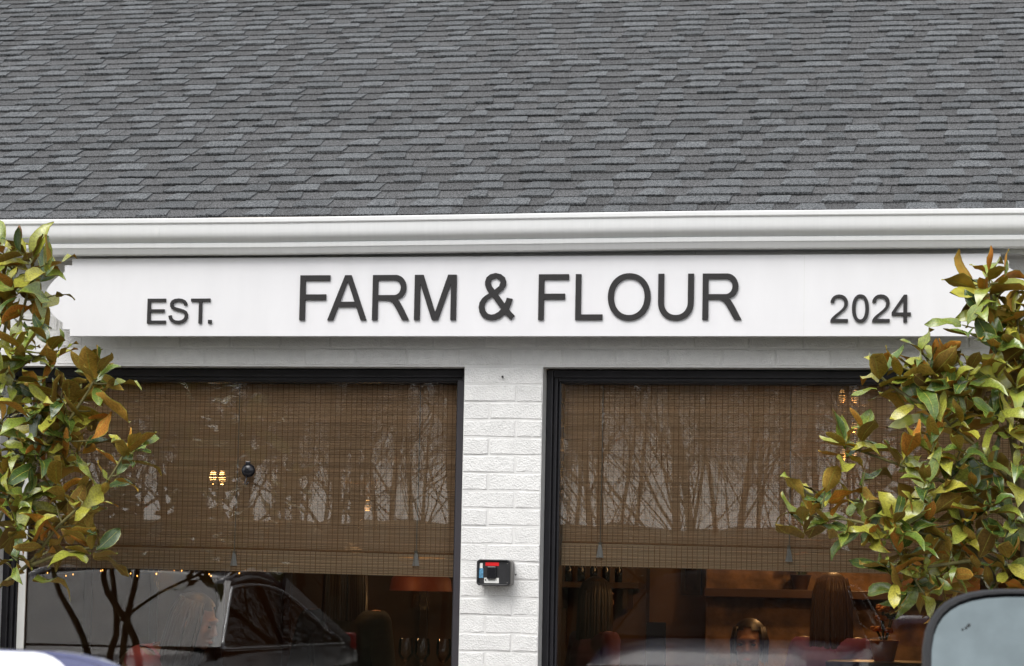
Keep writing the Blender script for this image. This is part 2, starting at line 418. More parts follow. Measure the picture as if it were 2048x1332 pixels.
def brick(x0, x1, z):
    L = round(x1 - x0, 3); k = (L, random.randrange(3))
    if k not in BM: BM[k] = brick_mesh(L, str(k))
    o = obj('brick', BM[k], wallo, ((x0 + x1) / 2, random.uniform(-.0012, .0012), z + BH / 2 + random.uniform(-.001, .001)))
    o.rotation_euler = (random.uniform(-.008, .008), random.uniform(-.006, .006), random.uniform(-.01, .01))
zc0 = LINT - 9 * CH - CH * 17   # courses counted up from below
nb = 0
far = MB()
z = LINT - J / 2 - BH
k = 0
def bbox_brick(m, x0, x1, z): m.box(x0, x1, 0, .02, z, z + BH)
while z > .02:
    # pillar between the windows: a stretcher and a header in turn
    near = z > 1.17
    px0, px1 = OPEN[0][1] + .001, OPEN[1][0] - .001
    if z > SILL:
        h = (px1 - px0 - J) / 3 - .002
        cut = px0 + h if k % 2 == 0 else px1 - h - J
        spans = [(px0, cut), (cut + J, px1)]
        if k == 0: spans = [(px0, px1)]
        for a, b in spans: (brick(a, b, z) if near else bbox_brick(far, a, b, z))
        # flanking walls
        for (a, b, s) in ((WL, OPEN[0][0] - .001, -1), (OPEN[1][1] + .001, WR, 1)):
            x = b if s < 0 else a; first = True; i = 0
            while (x > a + .03) if s < 0 else (x < b - .03):
                L = BL * .5 - J / 2 if (first and k % 2) else BL
                x1 = max(a, x - L) if s < 0 else min(b, x + L)
                lo, hi = min(x, x1), max(x, x1)
                if near and i < 2: brick(lo, hi, z)
                else: bbox_brick(far, lo, hi, z)
                x = x1 + s * J; first = False; i += 1
    else:
        x = WL + (k % 2) * .1
        while x < WR - .05:
            bbox_brick(far, x, min(WR, x + BL), z); x += BL + J
    z -= CH; k += 1
# courses above the lintel
z = LINT + J / 2 + .004; k = 0
while z < 2.9:
    x = WL + (k % 2) * .102
    while x < WR - .05:
        x1 = min(WR, x + BL)
        if -2.35 < x < 2.35 and k < 6: brick(x, x1, z)
        else: bbox_brick(far, x, x1, z)
        x = x1 + J
    z += CH; k += 1
stuff(far.build('brickwork', M['brick'], wallo))
# mason's nail hole plug on the pillar
MB().lathe((at(1006, 754, 0).x, -.008, at(1006, 754, 0).z), [(.0045, 0), (.0035, .006)], 10, 'Y').build('nail', M['black_matte'], wallo)

# eave: soffit, fascia, drip edge
FY = -.085
eave = MB(); eave.box(WL - .2, WR + .2, FY + .02, .0, 2.805, 2.82); eave.build('soffit', M['white_trim'], B)
for i, (a, b) in enumerate(((WL - .2, -1.9), (-1.9, .745), (.7465, WR + .2))):
    MB().box(a, b, FY, FY + .02, 2.803, 2.95).build('fascia_board', M['white_trim'], B)
TH = R_(24.7); CT, ST = math.cos(TH), math.sin(TH)
RO = Vector((0, -.12, 2.956))      # eave line of the roof deck
def rp(x, s, h): return Vector((x, RO.y + s * CT - h * ST, RO.z + s * ST + h * CT))
rs = MB(); D = 9.0
q = [rp(WL - .2, 0, 0), rp(WR + .2, 0, 0), rp(WR + .2, D, 0), rp(WL - .2, D, 0), rp(WL - .2, 0, -.02), rp(WR + .2, 0, -.02), rp(WR + .2, D, -.02), rp(WL - .2, D, -.02)]
rs.add(q, [(0, 1, 2, 3), (7, 6, 5, 4), (0, 4, 5, 1), (1, 5, 6, 2), (2, 6, 7, 3), (3, 7, 4, 0)])
back = [rp(WL - .2, D, -.02), rp(WR + .2, D, -.02)]
yb = back[0].y * 2 + .15
rs.add([back[0], back[1], Vector((WR + .2, yb, 2.95)), Vector((WL - .2, yb, 2.95))], [(0, 1, 2, 3)])
roof = rs.build('roof', M['deck'], B)
MB().extrude_x([(FY - .004, 2.905), (FY - .004, 2.953), (-.127, 2.951), (-.131, 2.943), (-.135, 2.943), (-.133, 2.956), (FY + .05, 2.98), (FY + .05, 2.96), (FY - .001, 2.95), (FY - .001, 2.905)], WL - .2, WR + .2).build('drip_edge', M['drip'], B)
# building shell behind (side and back walls)
shell = MB(); shell.box(WL, WL + .25, .3, 14, 0, 2.95); shell.box(WR - .25, WR, .3, 14, 0, 2.95); shell.box(WL, WR, 14, 14.25, 0, 2.95)
shell.build('side_wall', M['mortar'], B)
for sx in (WL, WR - .05):
    g = MB(); pr = [(.0, 2.95), (14.2, 2.95), (rp(0, D, -.03).y, rp(0, D, -.03).z - .03)]
    g.extrude_x(pr, sx, sx + .05); g.build('gable', M['white_trim'], B)

# shingles: a base strip per course with raised tabs
EXP, NC = .116, 42
ru = random.Random(11)
tabm = {}
def tab_mesh(wd, sl, sr, th):
    key = (round(wd, 2), sl, sr, th)
    if key not in tabm:
        m = MB(); b, t = wd / 2, EXP + .035
        lo, up = -.0005, .0
        a0, a1 = -b, b; c0, c1 = -b + sl * .02 * t / EXP, b - sr * .02 * t / EXP
        vs = [(a0, 0, 0), (a1, 0, 0), (c1, t, -.002), (c0, t, -.002), (a0, 0, th), (a1, 0, th), (c1, t, .0015), (c0, t, .0015)]
        m.add(vs, [(0, 3, 2, 1), (4, 5, 6, 7), (0, 1, 5, 4), (1, 2, 6, 5), (2, 3, 7, 6), (3, 0, 4, 7)])
        tabm[key] = m
    return key
tabs = []
strips = MB()
FRAME_ROT = Matrix(((1, 0, 0), (0, CT, -ST), (0, ST, CT)))
for c in range(NC):
    s0 = c * EXP - .012
    far_m = c / NC
    xl, xr = (-2.35 - 1.15 * far_m * 1.4, 2.3 + .2 * far_m)
    x = WL - .2 if False else xl - ru.uniform(0, .3)
    # base strip pieces ~1 m long
    xs = WL - .2
    xs += 0; a = xs
    bx = [a]
    while a < WR + .2:
        a += .985 if len(bx) > 1 else ru.uniform(.2, .98); bx.append(min(a, WR + .2))
    for i in range(len(bx) - 1):
        h = .0112 + ru.uniform(-.0008, .0008); ds = ru.uniform(-.002, .002)
        u0, u1 = bx[i] + .0012, bx[i + 1] - .0012
        if u1 - u0 < .02: continue
        t = EXP + .06
        vs = [rp(u0, s0 + ds, .0035), rp(u1, s0 + ds, .0035), rp(u1, s0 + t, -.003), rp(u0, s0 + t, -.003),
              rp(u0, s0 + ds, h), rp(u1, s0 + ds, h), rp(u1, s0 + t, h - .06 * t), rp(u0, s0 + t, h - .06 * t)]
        strips.add(vs, [(0, 3, 2, 1), (4, 5, 6, 7), (0, 1, 5, 4), (1, 2, 6, 5), (2, 3, 7, 6), (3, 0, 4, 7)])
    while x < xr + .2:
        wd = ru.choice((.08, .10, .11, .12, .125, .13, .14, .15, .16, .18, .21)); gap = ru.choice((.06, .08, .09, .10, .11, .12, .14, .16))
        sl, sr = ru.choice((0, .5, 1, 1)), ru.choice((0, .5, 1, 1))
        tabs.append((c, x + wd / 2, s0 + ru.uniform(-.003, .002), wd, sl, sr, ru.choice((.0035, .0045, .005, .007)), .0114, ru.uniform(-.006, .006)))
        x += wd + gap
strips.build('shingle_base', M['underlay'], roof)['kind'] = 'stuff'
def in_view(x, s):
    p = rp(x, s, 0); v = CROT.transposed() @ (p - CAM); u = 1024 + FPX * v.x / -v.z; t = 666 - FPX * v.y / -v.z
    return -60 < u < 2110 and -20 < t
vis = [t for t in tabs if in_view(t[1], t[2])]
vis.sort(key=lambda t: t[0])
indiv = set(map(id, vis[:300]))
tabd = {}
rest = MB()
for t in tabs:
    c, x, s, wd, sl, sr, th, h, rz = t
    key = tab_mesh(wd, sl, sr, th)
    mw = Matrix.Translation(rp(x, s, h)) @ FRAME_ROT.to_4x4() @ Matrix.Rotation(-.058, 4, 'X') @ Matrix.Rotation(rz, 4, 'Z')
    if id(t) in indiv:
        if key not in tabd: tabd[key] = tabm[key].mesh('shingle', M['shingle'])
        o = obj('shingle', tabd[key], roof, (0, 0, 0)); o.matrix_local = mw
    else:
        rest.add([mw @ Vector(p) for p in tabm[key].v], tabm[key].f)
stuff(rest.build('shingles_far', M['shingle_i'], roof))

# gutter (K style), slightly out of level
def gutter():
    pr = [(0, .004), (-.070, .0), (-.078, .004), (-.090, .025), (-.0925, .026), (-.0935, .030), (-.0935, .041), (-.090, .044), (-.084, .0445),
          (-.088, .048), (-.098, .053), (-.108, .060), (-.114, .070), (-.1165, .082), (-.1175, .098), (-.118, .114), (-.1225, .1165), (-.1245, .120), (-.1245, .133), (-.1225, .1365),
          (-.112, .1368), (-.112, .1345), (-.1195, .1335), (-.1195, .1185), (-.1155, .1165), (-.1155, .1), (-.112, .072), (-.104, .062), (-.082, .049), (-.085, .036), (-.07, .004), (-.003, .006), (-.003, .125), (0, .125)]
    m = MB(); X0, X1 = WL - .2, WR + .2
    n = len(pr); xs = [X0, -2.2, -.9, .75, 2.2, X1]; vs = []
    for x in xs:
        dz = .0028 * x + .003 * math.sin(x * 1.7)
        for y, z in pr: vs.append((x, FY - .004 + y * 1.04, 2.811 + z + dz))
    fs = [(i * n + k, i * n + (k + 1) % n, (i + 1) * n + (k + 1) % n, (i + 1) * n + k) for i in range(len(xs) - 1) for k in range(n)]
    fs += [tuple(range(n))[::-1], tuple((len(xs) - 1) * n + k for k in range(n))]
    m.add(vs, fs); return m.build('gutter', M['gutter'], B, smooth=28)
gutter()
for x in (-1.33, .36, 1.62):     # lapped seams
    z_ = 2.811 + .0028 * x + .003 * math.sin(x * 1.7)
    MB().box(x, x + .0016, FY - .004 - .1232, FY - .004 - .1215, z_ + .074, z_ + .115).build('gutter_seam', M['gutter'], B)

# windows
GY = .125
def window(i, x0, x1):
    fr = MB()
    # stepped timber frame: outer casing, inner stop
    d0, d1, d2 = .078, .092, .108
    a, b, c = .026, .042, .053
    t0, t1 = LINT, SILL
    def ring(o_in, i_in, ya, yb, m, topx=0):
        X0, X1, Z0, Z1 = x0 + o_in, x1 - o_in, t1 + o_in, t0 - o_in - (.004 if o_in == 0 else 0)
        A0, A1, B0, B1 = x0 + i_in, x1 - i_in, t1 + i_in, t0 - i_in - topx
        m.box(X0, A0, ya, yb, Z0, Z1); m.box(A1, X1, ya, yb, Z0, Z1); m.box(A0, A1, ya, yb, Z0, B0); m.box(A0, A1, ya, yb, B1, Z1)
    w = thing_part('window', B)
    for (o, ii, ya, yb, tx) in ((0, a, d0, .20, .008), (a, b, d1, .20, .006), (b, c, d2, .20, 0)):
        m = MB(); ring(o, ii, ya, yb, m, tx)
        bevel(m.build('frame', M['black_frame'] if not (i == 0 and o == 0) else M['black_frame'], w), .004, 2)
    if i == 0:   # flatter grey-black jamb cover against the pillar
        bevel(MB().box(x1 - .041, x1 - .002, .070, .0775, SILL + .01, LINT - .045).build('jamb_cover', M['jamb_dark'], w), .002)
        # pale vinyl stop seen at the far end of the pane
        MB().box(x0 + .055, x0 + .085, .112, .12, SILL + .06, LINT - .07).build('vinyl_stop', M['label_white'], w)
    MB().box(x0 + c - .004, x1 - c + .004, GY, GY + .006, SILL + c - .004, LINT - c + .004).build('pane', M['glass'], w)
    bevel(MB().box(x0 - .03, x1 + .03, -.04, .075, SILL - .05, SILL).build('sill', M['white_trim'], w), .005)
def thing_part(name, parent):
    o = bpy.data.objects.new(name, None); COL.objects.link(o); o.parent = parent; WOFF[o.name] = Vector((0, 0, 0)); o.empty_display_size = .1
    return o
for i, (a, b) in enumerate(OPEN): window(i, a, b)

# ------------------------------------------------------------------ the dining room
RX0, RX1, RY0, RY1, RZ1 = -4.6, 4.6, .305, 6.2, 2.78
struct(MB().box(RX0, RX1, RY0, RY1, -.05, .0).build('floor', M['wood_floor']))
struct(MB().box(RX0, RX1, RY0, RY1, RZ1, RZ1 + .04).build('ceiling', M['ceiling']))
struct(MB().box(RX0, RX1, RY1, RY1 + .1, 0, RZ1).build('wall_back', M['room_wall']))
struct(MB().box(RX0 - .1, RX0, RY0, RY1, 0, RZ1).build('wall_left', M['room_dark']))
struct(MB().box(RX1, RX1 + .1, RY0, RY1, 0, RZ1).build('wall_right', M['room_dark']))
# chimney breast with mottled stone and a dark mantel shelf
p0, p1 = at(1412, 1200, 5.7), at(1960, 1200, 5.7)
cb = thing('chimney_breast', 'mottled brown chimney breast behind the right hand window', 'chimney breast', (p0.x, 5.7, 0))
MB().box(p0.x, p1.x, 5.7, 6.2, 0, RZ1 - .002).build('stonework', M['stone_wall'], cb)
zz = at(1500, 1188, 5.6).z
bevel(MB().box(p0.x + .004, p1.x - .004, 5.56, 5.698, zz - .02, zz + .03).build('mantel_shelf', M['dark_wood'], cb), .004)
# partition of dark panelling in the left half
pp0, pp1 = at(1290, 1200, 6.0), at(1120, 1200, 6.0)
pn = thing('panelled_screen', 'dark brown panelled screen at the back of the room', 'screen', (pp1.x, 6.0, 0))
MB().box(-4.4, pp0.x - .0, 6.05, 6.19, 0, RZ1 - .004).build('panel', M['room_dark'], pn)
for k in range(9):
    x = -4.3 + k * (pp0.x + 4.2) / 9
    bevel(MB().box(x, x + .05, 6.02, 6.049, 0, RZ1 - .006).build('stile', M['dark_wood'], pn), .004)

def picture(label, px0, py0, px1, py1, Y, cm, fm):
    a, b = at(px0, py0, Y), at(px1, py1, Y)
    t = thing('picture', label, 'picture', (a.x, Y, b.z))
    fw = .025
    for (x0, x1, z0, z1) in ((a.x, b.x, a.z - fw, a.z), (a.x, b.x, b.z, b.z + fw), (a.x, a.x + fw, b.z + fw, a.z - fw), (b.x - fw, b.x, b.z + fw, a.z - fw)):
        MB().box(x0, x1, Y - .01, Y + .03, z0, z1).build('frame', fm, t)
    MB().box(a.x + fw, b.x - fw, Y + .005, Y + .028, b.z + fw, a.z - fw).build('canvas', cm, t)
picture('narrow dark picture hanging on the tan back wall', 1363, 1100, 1402, 1190, 6.16, M['canvas'], M['dark_wood'])
a = at(1120, 1160, 5.9); b = at(1284, 1178, 5.9)
t = thing('wall_shelf', 'black shelf bracketed to the dark screen behind the right window', 'shelf', (a.x, 5.9, b.z))
bevel(MB().box(a.x - .3, b.x, 5.75, 6.018, b.z, b.z + .035).build('board', M['dark_wood'], t), .003)
for x in (a.x, b.x - .1): MB().box(x, x + .03, 5.8, 6.018, b.z - .12, b.z - .001).build('bracket', M['dark_wood'], t)
for k in range(5):
    x = a.x + .06 + k * .075
    o = MB().lathe((x, 5.86, b.z + .037), [(.022, 0), (.024, .07), (.012, .10), (.010, .14)], 10).build('bottle', M['black_plastic'], smooth=True)
    tag(o, 'small dark bottle standing on the black wall shelf', 'bottle', 'bottles on the wall shelf')
# menu stand
def table(label, cx, cy, wx, wy, h=.75, mt='dark_wood'):
    t = thing('dining_table', label, 'table', (cx, cy, 0))
    bevel(MB().box(cx - wx / 2, cx + wx / 2, cy - wy / 2, cy + wy / 2, h - .035, h).build('tabletop', M[mt], t), .006)
    MB().lathe((cx, cy, .02), [(.045, 0), (.04, h - .06)], 12).build('pedestal', M['black_matte'], t)
    MB().lathe((cx, cy, 0), [(.26, 0), (.25, .018), (.05, .03)], 20).build('base', M['black_matte'], t)
    return t
def bar_counter(label, x0, x1, y0, y1, h):
    t = thing('bar_counter', label, 'counter', ((x0 + x1) / 2, y0, 0))
    bevel(MB().box(x0, x1, y0, y1, h - .05, h).build('counter_top', M['wood'], t), .006)
    MB().box(x0 + .05, x1 - .05, y0 + .08, y1 - .02, 0, h - .051).build('front_panel', M['dark_wood'], t)
    return t
bar_counter('wooden bar counter inside below the left window', -1.25, -.35, 1.3, 1.75, 1.14)
def wine_glass(x, y, z, label, group):
    o = MB().lathe((x, y, z), [(.032, 0), (.032, .002), (.004, .006), (.0035, .075), (.02, .09), (.034, .12), (.033, .16), (.029, .185), (.0275, .185), (.031, .16), (.032, .12), (.018, .093), (.002, .085)], 16).build('wine_glass', M['clear'], smooth=40)
    tag(o, label, 'glass', group)
for k in range(4):
    wine_glass(-.46 - k * .085, 1.45 + .05 * (k % 2), 1.141, 'stemmed wine glass standing on the bar counter', 'glasses on the bar counter')
table('small dark table by the right window in front of the menu stand', .9, 2.2, .75, .7, 1.05)
table('dark dining table at which the woman in the right window sits', 1.7, 3.3, .9, .8)
a = at(1312, 1262, 2.2)
ms = thing('menu_stand', 'small black menu stand on the table behind the right window', 'menu stand', (a.x, 2.2, 1.05))
bevel(MB().box(a.x - .045, a.x + .045, 2.2, 2.212, 1.066, a.z + .04).build('board', M['black_matte'], ms), .003)
MB().box(a.x - .05, a.x + .05, 2.17, 2.24, 1.051, 1.065).build('foot', M['dark_wood'], ms)
# planter with orange flowers
def flowers(name, label, x, y, z, potm, s=1):
    t = thing(name, label, 'flowers', (x, y, z)); rr = random.Random(int(x * 100))
    MB().lathe((x, y, z), [(.05 * s, 0), (.075 * s, .10 * s), (.08 * s, .105 * s), (.07 * s, .106 * s)], 14).build('pot', potm, t, smooth=40)
    for k in range(9):
        a = rr.uniform(0, 6.28); r = rr.uniform(.02, .11) * s; h = rr.uniform(.14, .28) * s
        top = (x + r * math.cos(a), y + r * math.sin(a), z + h)
        MB().tube([(x + r * .2 * math.cos(a), y + r * .2 * math.sin(a), z + .09 * s), top], .003, 5).build('stalk', M['stem_green'], t)
        m = MB()
        for q in range(9):
            b = q * .7; m.ellipsoid((top[0] + .018 * s * math.cos(b), top[1] + .018 * s * math.sin(b), top[2] + .006 * (q % 3)), (.016 * s, .016 * s, .008 * s), 6, 4)
        m.build('bloom', M['petal'] if k % 3 else M['stem_green'], t, smooth=True)
a = at(1600, 1172, 5.60); flowers('flower_pot', 'orange flowers in a dark pot on the mantel shelf', a.x, 5.63, zz + .031, M['dark_wood'], .8)
a = at(1768, 1296, 2.4)
table('narrow dark table holding the orange flower pot', a.x + .05, 2.45, .6, .5, a.z - .06)
flowers('flower_pot', 'bright orange pot of flowers low in the right window', a.x, 2.4, a.z - .059, M['orange'], .9)
a = at(1695, 1250, 3.0)

# lamps that show lit through the blinds
def point(parent, p, e, col=(1, .55, .22), r=.05):
    l = bpy.data.lights.new('bulb_light', 'POINT'); l.energy = e; l.color = col; l.shadow_soft_size = r
    o = bpy.data.objects.new('bulb_light', l); COL.objects.link(o); o.parent = parent; o.location = Vector(p) - WOFF[parent.name]
def pendant(label, pts, shade, e, bm='bulb'):
    c = sum(pts, Vector()) / len(pts)
    t = thing('pendant_lamp', label, 'lamp', (c.x, c.y, c.z), group=None)
    MB().tube([(c.x, c.y, c.z + .13), (c.x, c.y, RZ1 - .002)], .004, 6).build('cable', M['black_matte'], t)
    MB().box(c.x - .12, c.x + .12, c.y - .01, c.y + .01, c.z + .11, c.z + .13).build('bar', M['brass'], t)
    for p in pts:
        MB().lathe((p.x, p.y, p.z), [(.003, -.03), (.012, -.02), (.017, 0), (.012, .02), (.008, .035)], 12).build('bulb', M[bm], t, smooth=True)
        MB().lathe((p.x, p.y, p.z + .045), [(.013, 0), (.013, .066)], 10).build('socket', M['brass'], t)
    if shade: MB().lathe((c.x, c.y, c.z), [(.16, -.04), (.15, .02), (.06, .11), (.058, .108), (.145, .015), (.155, -.04)], 20, caps=False).build('shade', shade, t, smooth=40)
    point(t, (c.x, c.y, c.z - .09), e)
pendant('two warm bulbs glowing through the left blind', [at(426, 955, 1.6), at(444, 957, 1.6)], None, 1.6)
pendant('single warm lamp glowing faintly through the left blind near the pillar', [at(735, 1013, 2.6)], None, 3, 'bulb_dim')
pendant('copper shaded lamp hanging low behind the left window beside the pillar', [at(842, 1166, 3.2)], M['copper'], .3, 'bulb_dim')
for k, py in enumerate((795, 855, 911)):
    c = at(1697, py, 2.6 + k * 1.2)
    pendant(('highest', 'middle', 'lowest')[k] + ' of three warm lamps glowing through the right blind', [c + Vector((-.03, 0, 0)), c + Vector((.03, 0, 0))], None, 6 + 5 * k, 'bulb_dim')
# string of small lights under the left blind
t = thing('fairy_lights', 'string of tiny warm lights hanging below the left blind', 'string lights', at(330, 1146, 1.2))
pts = [at(95 + 31 * k + 14 * math.sin(k * 2.7), 1143 + 6 * math.sin(k * 1.3), 1.2) for k in range(15)]
MB().tube(pts, .002, 4).build('wire', M['black_matte'], t)
for p in pts: MB().ellipsoid(p + Vector((0, 0, -.006)), (.0025, .0025, .004), 8, 6).build('bulb', M['fairy'], t, smooth=True)
point(t, at(330, 1160, 1.2), 1.2)
# ------------------------------------------------------------------ diners
def person(label, loc, rotz, pose, H, top, hairm, long_hair, legs='navy_cloth', look=0.0, nod=0.0):
    """pose 'stand' or 'sit'; local +(-Y) is the facing direction"""
    k = H / 1.68; t = thing('person', label, 'person', loc, rotz)
    V = Vector
    hip = V((0, 0, .93)) if pose == 'stand' else V((0, .02, .55))
    lean = V((0, 0, 0)) if pose == 'stand' else V((0, -.05, 0))
    ch = hip + V((0, 0, .34)) + lean * .7; nk = hip + V((0, .0, .52)) + lean; hd = nk + V((0, -.025, .165)) + lean * .2
    bones = []     # (a, b, ra, rb, region)
    def B_(a, b, ra, rb, reg): bones.append((a, b, ra, rb, reg))
    B_(hip, hip + V((0, 0, .17)), .145, .125, 'torso'); B_(hip + V((0, 0, .17)), ch, .125, .145, 'torso'); B_(ch, nk - V((0, 0, .05)), .14, .075, 'torso')
    for s in (-1, 1):
        B_(ch + V((s * .05, 0, .03)), ch + V((s * .165, 0, .09)), .09, .066, 'torso')
        B_(hip + V((s * .03, 0, -.02)), hip + V((s * .09, 0, -.05)), .12, .10, 'legs')
        sh = ch + V((s * .18, 0, .09))
        if pose == 'stand': el, wr = sh + V((s * .06, .03, -.28)), sh + V((s * .07, -.08, -.50))
        else: el, wr = sh + V((s * .07, -.08, -.27)), sh + V((s * -.02, -.30, -.20 + .06 * s))
        B_(sh, el, .055, .044, 'arm'); B_(el, wr, .044, .030, 'arm')
        hn = wr + (wr - el).normalized() * .075; B_(wr, hn, .030, .036, 'skin')
        d = (wr - el).normalized(); sd_ = d.cross(V((0, 0, 1))); sd_ = sd_.normalized() if sd_.length > .01 else V((1, 0, 0)); dn = V((0, 0, -1)) if pose != 'stand' else V((0, -1, 0))
        for i, L in enumerate((.068, .078, .073, .056)):
            b0 = hn + sd_ * (.024 - .016 * i); m1 = b0 + d * L * .55 + dn * .006; B_(b0, m1, .0095, .009, 'skin'); B_(m1, m1 + d * L * .35 + dn * L * .35, .009, .0075, 'skin')
        th = wr + d * .02 + sd_ * .03; B_(wr + d * .015, th + d * .02, .014, .011, 'skin'); B_(th + d * .02, th + d * .055 + sd_ * .012, .011, .009, 'skin')
        hj = hip + V((s * .09, 0, -.04))
        if pose == 'stand': kn, an = hj + V((0, -.015, -.42)), hj + V((0, .02, -.82))
        else: kn, an = hj + V((s * .03, -.43, .0)), hj + V((s * .03, -.40, -.42))
        B_(hj, kn, .088, .058, 'legs'); B_(kn, an, .056, .038, 'legs'); B_(an, an + V((0, -.16, -.05)), .042, .034, 'legs')
    B_(nk - V((0, 0, .07)), nk + V((0, -.01, .08)), .056, .052, 'skin')
    m = MB()
    def sc(p): return p * k
    for a, b, ra, rb, reg in bones:
        n = 5; pts = [sc(a.lerp(b, i / n)) for i in range(n + 1)]; wdn = 1
        m.tube(pts, [(ra + (rb - ra) * i / n) * k for i in range(n + 1)], 12); 
        for p, r in ((a, ra), (b, rb)): m.ellipsoid(sc(p), (r * k,) * 3, 10, 7)
    # torso breadth
    m.ellipsoid(sc(ch + V((0, 0, -.02))), (.175 * k, .115 * k, .17 * k), 16, 10); m.ellipsoid(sc(hip), (.165 * k, .12 * k, .13 * k), 16, 10)
    # head: skull, jaw, nose, ears
    rot = Euler((nod, 0, look)).to_matrix(); hm = MB()
    hm.ellipsoid((0, .018, .03), (.075, .092, .092), 20, 14); hm.ellipsoid((0, -.022, -.035), (.057, .066, .078), 18, 12); hm.ellipsoid((0, -.060, -.092), (.024, .022, .018), 10, 8)
    hm.tube([(0, -.082, .018), (0, -.098, -.020), (0, -.106, -.034)], [.010, .012, .015], 8); hm.ellipsoid((0, -.098, -.034), (.017, .012, .009), 8, 6)
    hm.ellipsoid((0, -.080, .030), (.052, .014, .012), 12, 8); hm.ellipsoid((0, -.083, -.068), (.025, .010, .010), 10, 6)
    for s in (-1, 1): hm.ellipsoid((s * .077, .01, -.012), (.010, .020, .030), 8, 8); hm.ellipsoid((s * .035, -.066, -.018), (.024, .018, .022), 8, 8)
    m.add([sc(hd + rot @ V(p)) for p in hm.v], hm.f)
    me = m.mesh('body', M['skin']); tmp = bpy.data.objects.new('tmp', me); COL.objects.link(tmp)
    rm = tmp.modifiers.new('r', 'REMESH'); rm.mode = 'VOXEL'; rm.voxel_size = .0085; sm = tmp.modifiers.new('s', 'SMOOTH'); sm.factor = .5; sm.iterations = 3
    dg = bpy.context.evaluated_depsgraph_get(); bm_ = bpy.data.meshes.new_from_object(tmp.evaluated_get(dg)); bpy.data.objects.remove(tmp)
    bm_.name = 'body'; bm_.materials.clear(); bm_.materials.append(M['skin']); bm_.polygons.foreach_set('use_smooth', [True] * len(bm_.polygons))
    body = obj('body', bm_, t, (0, 0, 0))
    # clothes: shells lifted off the body by region
    segs = [(sc(a), sc(b), reg, max(ra, rb) * k) for a, b, ra, rb, reg in bones if max(ra, rb) > .02 or reg != 'skin']
    segs += [(sc(hd), sc(hd), 'skin', .10 * k)]
    reg_v = []
    for v in bm_.vertices:
        p = v.co; best, br_ = 9, 'skin'
        for a, b, reg, r in segs:
            ab = b - a; L2 = ab.length_squared; u = 0 if L2 < 1e-9 else max(0, min(1, (p - a).dot(ab) / L2))
            d = (p - (a + ab * u)).length - r
            if d < best: best, br_ = d, reg
        reg_v.append(br_)
    nz = sc(nk).z - .035
    def shell(nm, regs, mat, off):
        mp = {}; vs = []; fs = []
        for f in bm_.polygons:
            if all(reg_v[i] in regs and bm_.vertices[i].co.z < nz for i in f.vertices):
                q = []
                for i in f.vertices:
                    if i not in mp: mp[i] = len(vs); v = bm_.vertices[i]; vs.append(tuple(v.co + v.normal * off))
                    q.append(mp[i])
                fs.append(tuple(q))
        if not fs: return
        me2 = bpy.data.meshes.new(nm); me2.from_pydata(vs, [], fs); me2.materials.append(mat); me2.polygons.foreach_set('use_smooth', [True] * len(fs)); obj(nm, me2, t, (0, 0, 0))
    shell('top', ('torso', 'arm'), M[top], .009); shell('trousers', ('legs',), M[legs], .011)
    # eyes, lips
    for s in (-1, 1):
        e = MB().ellipsoid((0, 0, 0), (.013, .006, .0065), 10, 6); e.v = [tuple(sc(hd + rot @ (V(p) + V((s * .033, -.081, .004))))) for p in e.v]; obj('eye', e.mesh('eye', M['eye'], True), body, (0, 0, 0))
    e = MB().ellipsoid((0, -.0915, -.069), (.022, .006, .007), 10, 6); e.v = [tuple(sc(hd + rot @ V(p))) for p in e.v]; obj('lips', e.mesh('lips', M['lip'], True), body, (0, 0, 0))
    # hair: cap plus locks
    h = MB(); rr = random.Random(int(loc[0] * 100))
    cap = MB().ellipsoid((0, .022, .036), (.086, .102, .098), 24, 16)
    keep = [f for f in cap.f if sum(cap.v[i][1] + 1.1 * (cap.v[i][2] - .05) for i in f) / len(f) > -.025]
    h.add(cap.v, keep)
    for i in range(110 if long_hair else 130):
        a = rr.uniform(-2.25, 2.25); r = rr.uniform(.92, 1.06); L = rr.uniform(.28, .40) if long_hair else rr.uniform(.03, .075)
        x, y = .086 * math.sin(a) * r, .022 + .100 * math.cos(a) * r
        pts = [(x * .75, y * .75 + .005, .10), (x, y, .02), (x * 1.08, y * 1.04, -.06 - L * .2), (x * 1.12, y * .98 + .01, -.08 - L * .6), (x * 1.0, y * .95, -.08 - L)] if long_hair else [(x * .8, y * .8, .09), (x, y, .02), (x * 1.03, y * 1.0, -.02 - L)]
        h.tube(pts, [.009, .010, .010, .008, .002] if long_hair else [.009, .010, .002], 5)
    h.v = [tuple(sc(hd + rot @ V(p))) for p in h.v]
    obj('hair', h.mesh('hair', M[hairm], True), t, (0, 0, 0))
    return t
def chair(label, x, y, rotz):
    t = thing('dining_chair', label, 'chair', (x, y, 0), rotz)
    def a(m, n): return obj(n, m.mesh(n, M['dark_wood']), t, (0, 0, 0))
    bevel(a(MB().box(-.21, .21, -.21, .21, .43, .465), 'seat'), .008)
    for sx in (-.19, .19):
        for sy in (-.19, .19): a(MB().bar((sx, sy, 0), (sx, sy, .43), .035), 'leg')
        a(MB().bar((sx, .195, .465), (sx, .25, .92), .032), 'back_post')
    for z in (.66, .80): a(MB().box(-.19, .19, .215, .235, z, z + .09), 'back_rail')
def foot(px, py, Y, zhead):
    p = at(px, py, Y); return (p.x, p.y, 0), p.z
